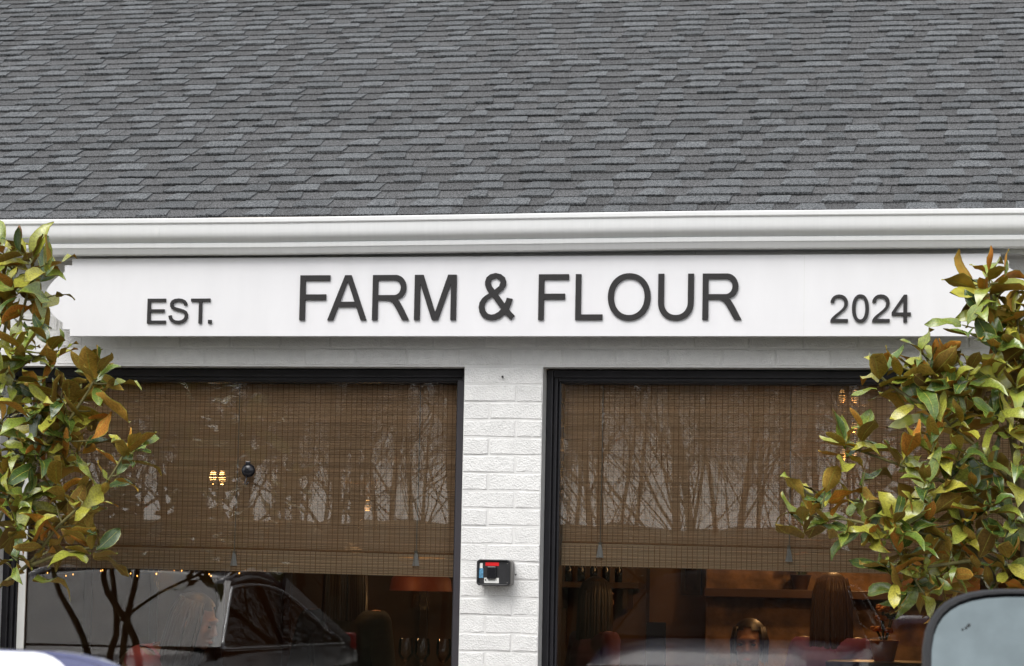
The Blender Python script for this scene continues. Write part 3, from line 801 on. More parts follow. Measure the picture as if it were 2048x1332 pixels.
# right window
l, z = foot(1662, 1225, 3.0, 0)
person('woman with long brown hair in a pink top standing behind the right window', l, R_(150), 'stand', (z + .02) / .97 if False else 1.60, 'pink', 'hair_brown', True, look=.2)
l, z = foot(1497, 1290, 3.9, 0)
person('dark haired seated woman facing out through the right window', l, R_(8), 'sit', 1.68 * (z) / 1.235, 'black_cloth', 'hair', False, look=-.15)
chair('dark wooden chair under the seated dark haired woman', l[0], l[1] + .03, R_(8))
l, z = foot(1190, 1222, 5.0, 0)
person('person in a burgundy top standing sideways by the dark screen', l, R_(130), 'stand', 1.58, 'burgundy', 'hair', True, look=.1)
# left window
hp = at(432, 1236, 1.8)
bs = (hp.x - .80, 1.8, hp.z - .98)
ps = person('person in a pink and grey striped sweater leaning forward behind the left window', bs, R_(78), 'sit', 1.68, 'stripes', 'hair', True, look=.1, nod=-.35)
ps.rotation_euler = (R_(36), 0, R_(78))
st = thing('bar_stool', 'tall dark stool under the person in the striped sweater', 'stool', (bs[0] + .28, 1.8, 0))
bevel(MB().lathe((bs[0] + .28, 1.8, .76), [(.17, 0), (.18, .02), (.17, .045), (.15, .05)], 20).build('seat', M['dark_wood'], st), .004)
for k in range(4):
    a = k * 1.5708 + .78; MB().bar((bs[0] + .28 + .12 * math.cos(a), 1.8 + .12 * math.sin(a), .76), (bs[0] + .28 + .2 * math.cos(a), 1.8 + .2 * math.sin(a), 0), .03).build('leg', M['dark_wood'], st)
MB().tube([(bs[0] + .28 + .175 * math.cos(a * .3927), 1.8 + .175 * math.sin(a * .3927), .25) for a in range(17)], .009, 6).build('foot_ring', M['brass'], st)
l, z = foot(690, 1190, 2.6, 0)
person('tall dark haired person in black seen from behind at the bar counter', l, R_(170), 'stand', 1.70, 'black_cloth', 'hair', True)
# ------------------------------------------------------------------ bamboo blinds
def blind(label, x0, x1, zb, zt, Y, cords, seed):
    rr = random.Random(seed)
    t = thing('bamboo_blind', label, 'blind', ((x0 + x1) / 2, Y, zb))
    fold = zb + .088
    def sag(x): return .006 * math.sin((x - x0) * 1.9 + seed) 
    m = MB(); hem = MB(); P = .0066
    n = int((zt - zb) / P)
    NS = 7
    for i in range(n):
        z = zb + i * P; ht = P * rr.uniform(.86, .985)
        tgt = m if z > fold - .005 else hem
        y = Y + rr.uniform(-.0008, .0008) - (0 if tgt is m else .012)
        vs = []
        for k in range(NS + 1):
            x = x0 + (x1 - x0) * k / NS; dz = sag(x) * (1 if z < fold + .1 else max(0, 1 - (z - fold) / .5)) + rr.uniform(-.0005, .0005)
            vs += [(x, y, z + dz), (x, y - .0022, z + dz + ht * .5), (x, y, z + dz + ht), (x, y + .0015, z + dz + ht * .5)]
        fs = []
        for k in range(NS):
            for q in range(4): fs.append((k * 4 + q, k * 4 + (q + 1) % 4, k * 4 + 4 + (q + 1) % 4, k * 4 + 4 + q))
        tgt.add(vs, fs)
    stuff(m.build('slats', M['bamboo'], t)); stuff(hem.build('hem_slats', M['bamboo_hem'], t))
    th = MB(); x = x0 + .01
    while x < x1:
        w = rr.uniform(.0014, .0026)
        th.box(x, x + w, Y - .0036, Y - .0026, fold - .005, zt); th.box(x, x + w, Y - .0156, Y - .0146, zb - .002, fold - .004)
        x += rr.uniform(.018, .024)
    stuff(th.build('warp_threads', M['thread'], t))
    # dark seam where the hem turns up
    MB().tube([(x0 + (x1 - x0) * k / 12, Y - .006, fold + .002 + sag(x0 + (x1 - x0) * k / 12)) for k in range(13)], .0042, 6).build('seam', M['thread'], t, smooth=True)
    MB().box(x0, x1, Y - .01, Y + .03, zt, zt + .05).build('head_rail', M['dark_wood'], t)
    for (px, py) in cords:
        p = at(px, py, Y - .02)
        co = MB().tube([(p.x, Y - .006, zt), (p.x + .001, Y - .008, (zt + p.z) / 2), (p.x, Y - .018, p.z)], .0019, 5).build('cord', M['cord'], t)
        MB().ellipsoid((p.x, Y - .020, p.z + .002), (.007, .005, .006), 8, 6).build('knot', M['cord'], co, smooth=True)
        MB().lathe((p.x, Y - .020, p.z - .052), [(.015, 0), (.0135, .004), (.0075, .042), (.005, .05)], 4).build('tassel', M['plastic_clear'], co)
        rr2 = random.Random(px)
        for k in range(5):
            a = rr2.uniform(-.03, .03)
            MB().tube([(p.x, Y - .021, p.z), (p.x + a * .6, Y - .024, p.z + .012 * rr2.uniform(-1, 1.4)), (p.x + a, Y - .022, p.z - rr2.uniform(.0, .05))], .0006, 4).build('loose_end', M['cord'], co)
    return t
zbL, zbR = at(600, 1146, .19).z, at(1400, 1138, .19).z
blind('wide bamboo roller blind half lowered in the left window', OPEN[0][0] + .06, OPEN[0][1] - .035, zbL, 2.36, .19, [(468, 1105), (832, 1105)], 1)
blind('wide bamboo roller blind half lowered in the right window', OPEN[1][0] + .035, OPEN[1][1] - .05, zbR, 2.36, .19, [(1200, 1088), (1578, 1096)], 2)

# suction hook on the left pane
c = at(497, 941, GY)
t = thing('suction_hook', 'round black suction hook stuck on the left window pane', 'hook', (c.x, GY - .004, c.z))
MB().lathe((c.x, GY - .0002, c.z), [(.027, 0), (.0275, .003), (.026, .008), (.02, .014), (.010, .018), (.001, .0185)], 32, 'Y').build('cup', M['black_plastic'], t, smooth=40)
bevel(MB().box(c.x - .011, c.x + .009, GY - .012, GY - .0005, c.z + .024, c.z + .036).build('release_tab', M['black_plastic'], t), .003)
pth = [(c.x - .004, GY - .012, c.z - .022)] + [(c.x - .004 + .0, GY - .014 - .004 * math.sin(a), c.z - .036 - .008 * math.sin(a) * .6) for a in (0, .8)] + [(c.x - .004 - .005, GY - .018, c.z - .050), (c.x - .002, GY - .020, c.z - .055), (c.x + .005, GY - .020, c.z - .052), (c.x + .007, GY - .020, c.z - .045)]
MB().tube(pth, .0028, 8).build('hook_arm', M['black_plastic'], t, smooth=True)

# ------------------------------------------------------------------ the sign
SY = -.13
zt, zb = 2.7975, 2.4925
sxl, sxr = -1.705, 1.875
def sign_outline():
    zm = (zt + zb) / 2
    def half(x, s):        # one end, from the top corner down, s = outward direction
        st, sh = .030, .026
        pts = [(x, zt), (x, zt - sh), (x + s * st, zt - sh), (x + s * st, zt - sh - .026)]
        R0 = x + s * st; zr = zt - sh - .026
        # bulge: concave shoulder then convex nose
        for i in range(1, 16):
            u = i / 16; z = zr + (2 * zm - 2 * zr) * u
            pts.append((R0 + s * .078 * math.sin(math.pi * u) ** .85, z))
        pts += [(x + s * st, zb + sh + .026), (x + s * st, zb + sh), (x, zb + sh), (x, zb)]
        return pts
    L = half(sxl, -1); Rr = half(sxr, 1)
    return Rr + L[::-1]
sign = thing('shop_sign', 'long white board sign reading EST. FARM & FLOUR 2024 under the gutter', 'sign', (.085, SY, zb))
o = poly_prism(sign_outline(), [], .035).build('board', M['sign'], sign, loc=(0, 0, 0)); o.location = (-.085, .03, -zb); bevel(o, .002, 2)
for x in (-1.3, -.4, .5, 1.4):
    MB().box(x, x + .05, SY + .031, -.0, 2.60, 2.66).build('mounting_bracket', M['black_matte'], sign)
MB().box(at(1608, 600, SY).x, at(1608, 600, SY).x + .0012, SY - .0056, SY - .0048, zb + .003, zt - .003).build('panel_joint', M['white_trim'], sign)

def arc(cx, cy, rx, ry, a0, a1, n=10, p=1.0):
    out = []
    for i in range(n + 1):
        a = R_(a0 + (a1 - a0) * i / n); c, s = math.cos(a), math.sin(a)
        out.append((cx + rx * math.copysign(abs(c) ** p, c), cy + ry * math.copysign(abs(s) ** p, s)))
    return out
W = .128
def amp(x, y): return ((x - 1605) / 370, (465 - y) / 373)
G = {
 'F': ([(0, 0), (0, 1), (.69, 1), (.69, .88), (W, .88), (W, .575), (.605, .575), (.605, .45), (W, .45), (W, 0)], []),
 'L': ([(0, 0), (0, 1), (W, 1), (W, .12), (.62, .12), (.62, 0)], []),
 'E': ([(0, 0), (0, 1), (.715, 1), (.715, .88), (.132, .88), (.132, .573), (.675, .573), (.675, .455), (.132, .455), (.132, .118), (.735, .118), (.735, 0)], []),
 'T': ([(.32, 0), (.32, .88), (0, .88), (0, 1), (.772, 1), (.772, .88), (.452, .88), (.452, 0)], []),
 '.': ([(0, 0), (0, .14), (.14, .14), (.14, 0)], []),
 'A': ([(0, 0), (.39, 1), (.535, 1), (.905, 0), (.77, 0), (.66, .295), (.25, .295), (.135, 0)], [[(.29, .41), (.455, .865), (.62, .41)]]),
 'M': ([(0, 0), (0, 1), (.2, 1), (.485, .17), (.77, 1), (.97, 1), (.97, 0), (.84, 0), (.84, .80), (.555, 0), (.415, 0), (.132, .80), (.132, 0)], []),
 'O': (arc(.48, .5, .48, .515, 0, 360, 56, .95)[:-1], [arc(.48, .5, .345, .395, 0, 360, 48, .95)[:-1]]),
 'U': ([(0, 1)] + arc(.403, .385, .403, .40, 180, 360, 28, .93) + [(.806, 1), (.672, 1)] + arc(.403, .385, .269, .28, 360, 180, 24, .93) + [(.134, 1)], []),
 'R': ([(0, 0), (0, 1), (.56, 1)] + arc(.55, .725, .262, .275, 85, -55, 16) + [(.60, .465), (.64, .43), (.70, .34), (.755, .25), (.89, 0), (.725, 0), (.60, .215), (.53, .325), (.475, .39), (.42, .428), (.36, .44), (.133, .44), (.133, 0)],
       [[(.133, .555), (.133, .885), (.53, .885)] + arc(.53, .72, .148, .165, 85, -85, 12) + [(.53, .555)]]),
 '&': ([amp(*p) for p in ((1882, 465), (1828, 416), (1790, 447), (1750, 463), (1715, 467), (1672, 459), (1638, 438), (1614, 403), (1605, 360), (1612, 322), (1635, 286), (1663, 263), (1692, 247), (1670, 215), (1657, 180), (1656, 150), (1668, 115), (1700, 90), (1745, 80), (1790, 90), (1822, 115), (1836, 150), (1832, 185), (1810, 218), (1765, 252), (1825, 330), (1838, 305), (1843, 283), (1892, 292), (1882, 330), (1862, 378), (1913, 430))],
       [[amp(*p) for p in ((1738, 217), (1713, 187), (1703, 157), (1712, 133), (1745, 121), (1777, 133), (1787, 158), (1777, 187))],
        [amp(*p) for p in ((1718, 273), (1680, 300), (1661, 325), (1654, 355), (1662, 390), (1685, 413), (1715, 421), (1745, 415), (1775, 398), (1797, 376))]]),
 '0': (arc(.29, .5, .29, .515, 0, 360, 48, .9)[:-1], [arc(.29, .5, .165, .40, 0, 360, 40, .9)[:-1]]),
 '4': ([(.385, 0), (.385, .24), (0, .24), (0, .355), (.405, 1), (.51, 1), (.51, .352), (.635, .352), (.635, .24), (.51, .24), (.51, 0)], [[(.118, .352), (.385, .352), (.385, .79)]]),
 '2': ([(.0, .0), (.012, .075), (.045, .14), (.10, .21), (.18, .285), (.29, .375), (.39, .47), (.455, .56), (.475, .64), (.474, .72), (.45, .80), (.40, .86), (.32, .895), (.25, .89), (.19, .865), (.155, .82), (.135, .755), (.13, .705), (.005, .72), (.02, .80), (.06, .885), (.12, .95), (.20, .995), (.30, 1.012), (.41, .995), (.50, .945), (.56, .87), (.595, .78), (.60, .68), (.585, .60), (.545, .52), (.48, .435), (.38, .345), (.27, .255), (.205, .19), (.165, .118), (.60, .118), (.60, 0)], []),
}
def s_letter():
    c = [(.675, .735), (.655, .815), (.60, .885), (.50, .93), (.38, .945), (.25, .925), (.155, .87), (.115, .78), (.125, .70), (.18, .63), (.28, .585), (.42, .548), (.56, .505), (.66, .45), (.705, .36), (.70, .245), (.65, .15), (.555, .08), (.42, .05), (.28, .06), (.165, .115), (.09, .20), (.065, .32)]
    L, Rr = [], []
    for i, p in enumerate(c):
        a = Vector(c[max(0, i - 1)]); b = Vector(c[min(len(c) - 1, i + 1)]); d = (b - a).normalized(); nn = Vector((-d.y, d.x)) * .064
        L.append(tuple(Vector(p) + nn)); Rr.append(tuple(Vector(p) - nn))
    return (L + Rr[::-1], [])
G['S'] = s_letter()
def letter(ch, px0, px1, zbase, hgt):
    o_, h_ = G[ch]; xs = [p[0] for p in o_]; w0, w1 = min(xs), max(xs)
    X0, X1 = at(px0, 625, SY - .02).x, at(px1, 625, SY - .02).x
    f = lambda p: (X0 + (p[0] - w0) / (w1 - w0) * (X1 - X0), zbase + p[1] * hgt)
    m = poly_prism([f(p) for p in o_], [[f(p) for p in h] for h in h_], .006)
    m.v = [(x, y + SY - .0065, z) for x, y, z in m.v]
    m.build('letter', M['letter'], sign)
for ch, a, b in (('F', 597.5, 657.5), ('A', 653.5, 732), ('R', 743, 817), ('M', 827, 911), ('&', 956, 1028.5), ('F', 1075.5, 1136), ('L', 1149.5, 1204), ('O', 1214.5, 1300), ('U', 1315, 1386.5), ('R', 1404, 1482.5)):
    letter(ch, a, b, 2.5537, .1736)
for ch, a, b in (('E', 293, 330.5), ('S', 335.5, 374.5), ('T', 380, 418.5), ('.', 415.2, 422.3)):
    letter(ch, a, b, 2.5417, .0968)
for ch, a, b in (('2', 1660, 1695.3), ('0', 1703.5, 1737.5), ('2', 1743.5, 1779), ('4', 1783, 1821.5)):
    letter(ch, a, b, 2.5442, .1018)

# ------------------------------------------------------------------ key lock box on the pillar
def rrect(x0, x1, z0, z1, r, n=5):
    return [p for cx, cz, a in ((x1 - r, z1 - r, 0), (x0 + r, z1 - r, 90), (x0 + r, z0 + r, 180), (x1 - r, z0 + r, 270)) for p in arc(cx, cz, r, r, a, a + 90, n)]
a = at(954, 1118.5, -.062); b = at(1019.5, 1172, -.062)
x0, x1, z0, z1 = a.x, b.x, b.z, a.z
kb = thing('key_lock_box', 'black key lock box with red label mounted on the white brick pillar', 'lock box', ((x0 + x1) / 2, -.01, z0))
def prism_at(outer, holes, depth, y, name, mat, par):
    m = poly_prism(outer, holes, depth); m.v = [(p[0], p[1] + y, p[2]) for p in m.v]; return m.build(name, mat, par)
bevel(prism_at(rrect(x0 + .004, x1 + .004, z0 + .001, z1 - .001, .012), [], .05, -.004, 'housing', M['steel_grey'], kb), .002)
bz = prism_at(rrect(x0, x1, z0, z1, .013), [rrect(x0 + .0075, x1 - .0075, z0 + .006, z1 - .006, .009)], .012, -.0545, 'bezel', M['black_matte'], kb); bevel(bz, .0025, 2)
fc = prism_at(rrect(x0 + .0078, x1 - .0078, z0 + .0063, z1 - .0063, .0085), [], .004, -.0545, 'face_plate', M['black_matte'], kb)
wx, wz = x1 - x0, z1 - z0
def fp(u, v): return (x0 + u * wx, z1 - v * wz)     # fractions across the face
def tile(u0, v0, u1, v1, dep, name, mat, par=kb, y=-.0586):
    (xa, za), (xb, zb_) = fp(u0, v0), fp(u1, v1)
    return MB().box(xa, xb, y - dep, y, zb_, za).build(name, mat, par)
bevel(tile(.255, .105, .66, .245, .0012, 'red_label', M['red']), .0004, 1)
lt = bevel(tile(.31, .26, .59, .74, .010, 'lock_cover', M['black_plastic']), .003, 2)
tile(.34, .29, .56, .33, .0008, 'cover_ridge', M['black_matte'], lt, y=-.0688)
wl = tile(.225, .70, .665, .90, .0010, 'white_label', M['label_white'])
# K mark and fine print on the white label
(kx, kz), (kx2, kz2) = fp(.255, .74), fp(.30, .835)
for (pa, pb) in (((kx, kz), (kx, kz2)), ((kx, (kz + kz2) / 2), (kx2, kz)), ((kx, (kz + kz2) / 2), (kx2, kz2))):
    MB().bar((pa[0], -.0598, pa[1]), (pb[0], -.0598, pb[1]), .0016, .0005, up=(0, 1, 0)).build('print_mark', M['black_matte'], wl)
for k in range(9): tile(.35 + k * .022, .765, .363 + k * .022, .80, .0004, 'print_mark', M['black_matte'], wl, y=-.05965)
tile(.085, .14, .17, .34, .0008, 'white_sticker', M['label_white'])
tile(.065, .345, .19, .71, .0006, 'blue_sticker', M['label_blue'])
for v in (.13, .855): tile(.90, v, .985, v + .03, .0008, 'hinge', M['steel_grey'])
MB().lathe((x1 + .013, -.012, (z0 + z1) / 2 - .006), [(.003, 0), (.003, .006)], 8, 'Y').build('screw', M['black_matte'], kb)
# ------------------------------------------------------------------ magnolia trees in the bed
def leaf_builder(seed):
    """curled, folded leaf along +Y, length 1; upper skin slot 0, lower skin slot 1"""
    rr = random.Random(seed)
    n = 6; wd = rr.uniform(.16, .225); droop = rr.uniform(-.5, 1.1); fold = rr.uniform(.1, .85); wave = rr.uniform(.0, .10); ph = rr.uniform(0, 6)
    twist = rr.uniform(-.5, .5); tipc = rr.uniform(-.5, .8)
    P = []
    for i in range(n + 1):
        t = i / n
        ww = wd * (math.sin(math.pi * min(1, t * .94 + .045)) ** .72) * (1.08 - .25 * abs(t - .55)) if i < n else .006
        if i == 0: ww = .022
        a = droop * t + tipc * t ** 4
        y = t * math.cos(a * .55); z = -t * math.sin(a * .55) * .9
        row = []
        for u in (-1, 0, 1):
            s = u * ww; zz = abs(u) * ww * fold + wave * math.sin(ph + t * 9 + u * 1.3) * abs(u)
            c, sn = math.cos(twist * t), math.sin(twist * t)
            row.append((s * c - zz * sn * .5, y, z + zz * c + s * sn))
        P.append(row)
    v, f, mi, uv = [], [], [], []
    N = []
    for i in range(n + 1):
        a, b = max(0, i - 1), min(n, i + 1); row = []
        for j in range(3):
            tv = Vector(P[b][j]) - Vector(P[a][j]); sv_ = Vector(P[min(n - 1, max(1, i))][min(2, j + 1)]) - Vector(P[min(n - 1, max(1, i))][max(0, j - 1)])
            row.append(sv_.cross(tv).normalized())
        N.append(row)
    for side in (0, 1):
        k = len(v)
        for i in range(n + 1):
            for j in range(3):
                x, y, z = P[i][j]; edge = (j != 1 and 0 < i < n)
                q_ = N[i][j] * (.008 if side else 0); v.append((x - q_.x, y - q_.y, z - q_.z))
        for i in range(n):
            for j in range(2):
                q = [k + i * 3 + j, k + i * 3 + j + 1, k + i * 3 + 4 + j, k + i * 3 + 3 + j]
                us = [j - 1, j, j, j - 1]; vsv = [i / n, i / n, (i + 1) / n, (i + 1) / n]
                for tri in ((0, 1, 2), (0, 2, 3)):
                    if side: tri = tri[::-1]
                    f.append(tuple(q[e] for e in tri)); mi.append(side); uv.append([(us[e], vsv[e]) for e in tri])
    return v, f, mi, uv
LEAVES = [leaf_builder(s) for s in range(40, 58)]
def leaf_mesh_from(name, parts, mats):
    """parts: list of (leaf index, matrix)"""
    v, f, mi, uv = [], [], [], []
    for li, mx in parts:
        lv, lf, lm, lu = LEAVES[li]; k = len(v)
        v += [tuple(mx @ Vector(p)) if mx is not None else p for p in lv]
        f += [tuple(i + k for i in q) for q in lf]; mi += lm; uv += lu
    me = bpy.data.meshes.new(name); me.from_pydata(v, [], f)
    for m in mats: me.materials.append(m)
    me.polygons.foreach_set('material_index', mi); me.polygons.foreach_set('use_smooth', [True] * len(f))
    ul = me.uv_layers.new(name='UVMap'); flat = [c for q in uv for p in q for c in p]
    ul.data.foreach_set('uv', flat); me.update(); return me
LEAF_ME = [leaf_mesh_from('leaf', [(i, None)], LEAF_OBJ) for i in range(len(LEAVES))]

def smooth_path(pts, k=4):
    P = [Vector(p) for p in pts]; out = []
    for i in range(len(P) - 1):
        p0, p1, p2, p3 = P[max(0, i - 1)], P[i], P[i + 1], P[min(len(P) - 1, i + 2)]
        for j in range(k):
            t = j / k
            out.append(.5 * ((2 * p1) + (p2 - p0) * t + (2 * p0 - 5 * p1 + 4 * p2 - p3) * t * t + (3 * p1 - p0 - 3 * p2 + p3) * t ** 3))
    out.append(P[-1]); return out

def magnolia(label, base, stems, branches, clusters, seed, YC, size):
    rr = random.Random(seed)
    t = thing('magnolia_tree', label, 'tree', base)
    segs = []
    for st in stems:                      # main stems rising from the base
        p = smooth_path([Vector(base)] + [Vector(q) for q in st], 5)
        n = len(p); rad = [.019 * (1 - .78 * i / n) + .002 for i in range(n)]
        MB().tube(p, rad, 8).build('trunk', M['mag_bark'], t, smooth=True); segs += p[n // 4:]
    for br in branches:
        pts = [at(px, py, Y) for px, py, Y in br]
        q = smooth_path(pts, 5); n = len(q)
        MB().tube(q, [.0065 * (1 - .65 * i / n) + .0012 for i in range(n)], 6).build('branch', M['mag_twig'], t, smooth=True); segs += q
    leaves = []
    tw = []
    for (px, py, Y, nl, spread) in clusters:
        c = at(px, py, Y)
        # nearest woody point, joined by a twig
        s = min(segs, key=lambda q: (q - c).length + max(0, (q.z - c.z)) * 1.5)
        ax = (c - s)
        d = ax.normalized() if ax.length > .02 else Vector((0, 0, 1))
        d = (d + Vector((0, 0, .75)) + Vector((rr.uniform(-.3, .3), rr.uniform(-.35, .2), 0))).normalized()
        if ax.length > .015:
            mid = (s + c) / 2 + Vector((0, 0, -.05 * ax.length))
            tw.append(smooth_path([s, mid, c], 3))
        x = d.orthogonal().normalized(); y = d.cross(x)
        a0 = rr.uniform(0, 6.28)
        for k in range(nl):
            a = a0 + k * 2.4 + rr.uniform(-.3, .3)
            lv = k / max(1, nl - 1)                       # 0 lowest of the whorl, 1 the tip
            el = R_(8 + 50 * lv + rr.uniform(-18, 18)) if spread < 1.5 else R_(rr.uniform(-45, 45))
            o = (x * math.cos(a) + y * math.sin(a))
            dr = (o * math.cos(el) + d * math.sin(el)).normalized()
            dr = (dr + Vector((0, -.12, -.10 * (1 - lv)))).normalized()
            p = c - d * (.075 * (1 - lv)) + o * .004
            L = size * rr.uniform(.6, 1.25) * (1 - .22 * lv)
            n = (d - dr * d.dot(dr)); n = n.normalized() if n.length > .05 else dr.orthogonal().normalized()
            n = (n + Vector((rr.uniform(-.5, .5), rr.uniform(-.5, .5), rr.uniform(-.1, .5)))); n = (n - dr * n.dot(dr)).normalized()
            sx = dr.cross(n).normalized()
            mw = Matrix(((sx.x, dr.x, n.x, p.x), (sx.y, dr.y, n.y, p.y), (sx.z, dr.z, n.z, p.z), (0, 0, 0, 1))) @ Matrix.Diagonal((L * rr.uniform(.85, 1.15), L, L, 1))
            leaves.append((rr.randrange(len(LEAVES)), mw, p))
    for q in tw: MB().tube(q, [.0042 - .0022 * i / len(q) for i in range(len(q))], 5).build('twig', M['mag_twig'], t, smooth=True)
    def score(l):
        v = CROT.transposed() @ (l[2] - CAM); u = 1024 + FPX * v.x / -v.z; h = 666 - FPX * v.y / -v.z
        return (0 if (-20 < u < 2068 and h < 1350) else 5) + l[2].y + 1
    leaves.sort(key=score)
    off = Matrix.Translation(-Vector(base))
    for li, mw, p in leaves[:300]:
        o = obj('leaf', LEAF_ME[li], t, (0, 0, 0)); o.matrix_local = off @ mw
    if len(leaves) > 300:
        o = obj('foliage', leaf_mesh_from('foliage', [(l[0], l[1]) for l in leaves[300:]], LEAF_ISL), t); stuff(o)
    return t

def fill(region, n, Y0, Y1, seed, nl=(4, 7)):
    """loose clusters inside a polygonal outline given as (y, xmin, xmax) rows"""
    rr = random.Random(seed); out = []
    tries = 0
    while len(out) < n and tries < 4000:
        tries += 1
        k = rr.randrange(len(region) - 1); (ya, a0, a1), (yb, b0, b1) = region[k], region[k + 1]
        t = rr.random(); y = ya + (yb - ya) * t; x0 = a0 + (b0 - a0) * t; x1 = a1 + (b1 - a1) * t
        x = rr.uniform(x0, x1)
        if all((x - o[0]) ** 2 + (y - o[1]) ** 2 > 24 ** 2 for o in out):
            out.append((x, y, rr.uniform(Y0, Y1), rr.randint(*nl), 1))
    return out

YL = -.75
lb = at(205, 1330, .75); lbase = (lb.x, -.75, .36)
def C(px, py, dy=0, n=7, s=1, Y=YL): return (px, py, Y + dy, n, s)
left_clusters = [C(60, 512, 0, 8), C(20, 530, .05, 7), C(92, 545, -.05, 5), C(10, 600, 0, 7), C(58, 590, .05, 6), C(70, 640, 0, 5), C(20, 680, -.05, 7), C(95, 680, -.1, 5), C(118, 700, -.1, 4),
    C(35, 760, -.1, 7), C(80, 770, -.05, 6), C(125, 775, -.12, 7), C(170, 745, -.1, 7), C(200, 740, -.15, 6), C(225, 765, -.12, 4), C(160, 800, -.05, 7), C(60, 830, -.15, 7), C(110, 850, -.1, 7),
    C(15, 830, 0, 7), C(190, 820, -.05, 4), C(25, 900, -.1, 7), C(80, 910, -.12, 7), C(130, 920, -.1, 6), C(165, 905, -.05, 4), C(258, 895, -.2, 7), C(285, 890, -.2, 4), C(235, 950, -.2, 5), C(200, 990, -.2, 5),
    C(150, 985, -.15, 5), C(60, 985, -.15, 7), C(15, 985, -.1, 7), C(110, 1000, -.1, 6), C(40, 1060, -.2, 5), C(100, 1060, -.1, 5), C(175, 1075, -.2, 6), C(200, 1090, -.2, 4), C(150, 1050, -.15, 4), C(20, 1110, -.2, 5), C(70, 1120, -.15, 3, 1), C(40, 505, -.05, 6), C(98, 525, -.08, 4), C(0, 490, 0, 6), C(15, 560, -.1, 6), C(110, 590, -.05, 3), C(40, 690, -.12, 6), C(5, 740, -.1, 7), C(95, 805, -.15, 6), C(145, 850, -.12, 5), C(185, 880, -.1, 3), C(55, 880, -.15, 6), C(5, 930, -.12, 6), C(110, 960, -.15, 5), C(140, 1030, -.15, 4), C(30, 1020, -.15, 6), C(75, 1070, -.18, 4), C(-30, 620), C(-50, 720), C(-40, 840), C(-50, 960), C(-40, 1060), C(-80, 900), C(-110, 780), C(-100, 1050)]
left_clusters += fill([(560, -60, 60), (700, -80, 80), (780, -80, 190), (900, -80, 190), (1000, -80, 170), (1100, -80, 60)], 20, -.7, -.45, 3)
lbr = [[(-90, 1250, -.75), (-10, 1180, -.8), (62, 1124, -.9), (95, 1079, -.93), (124, 1045, -.95), (195, 983, -.95), (222, 952, -.95), (250, 905, -.95)],
       [(62, 1130, -.9), (110, 1112, -.92), (150, 1102, -.95), (187, 1094, -.95)],
       [(-40, 1120, -.75), (0, 1037, -.8), (21, 987, -.82), (54, 946, -.85), (90, 890, -.85), (112, 830, -.86), (125, 785, -.87)],
       [(90, 890, -.85), (130, 850, -.87), (165, 800, -.88), (195, 750, -.88)],
       [(-30, 980, -.75), (31, 930, -.78), (70, 880, -.8), (85, 820, -.82)],
       [(-20, 900, -.75), (10, 760, -.76), (25, 690, -.77), (45, 625, -.76), (60, 565, -.75), (67, 530, -.75), (62, 500, -.75)],
       [(10, 760, -.76), (60, 720, -.8), (110, 705, -.84)],
       [(-30, 760, -.75), (5, 680, -.72), (18, 600, -.7), (25, 540, -.7)]]
magnolia('leafy magnolia with rust brown leaf backs at the left edge, before the window', lbase,
         [[at(215, 1230, .75) * Vector((1, -1, 1)) if False else Vector((lb.x, -.75, 1.25)), at(-40, 1120, -.75), at(-25, 900, -.75)],
          [Vector((lb.x - .05, -.72, 1.15)), at(-90, 1250, -.75), at(-100, 1000, -.72), at(-90, 760, -.7)],
          [Vector((lb.x + .09, -.70, 1.2)), at(-60, 1150, -.6), at(-30, 980, -.62), at(-30, 760, -.65)],
          [Vector((lb.x - .12, -.68, 1.2)), at(-170, 1150, -.6), at(-180, 980, -.62)]], lbr, left_clusters, 21, YL, .146)

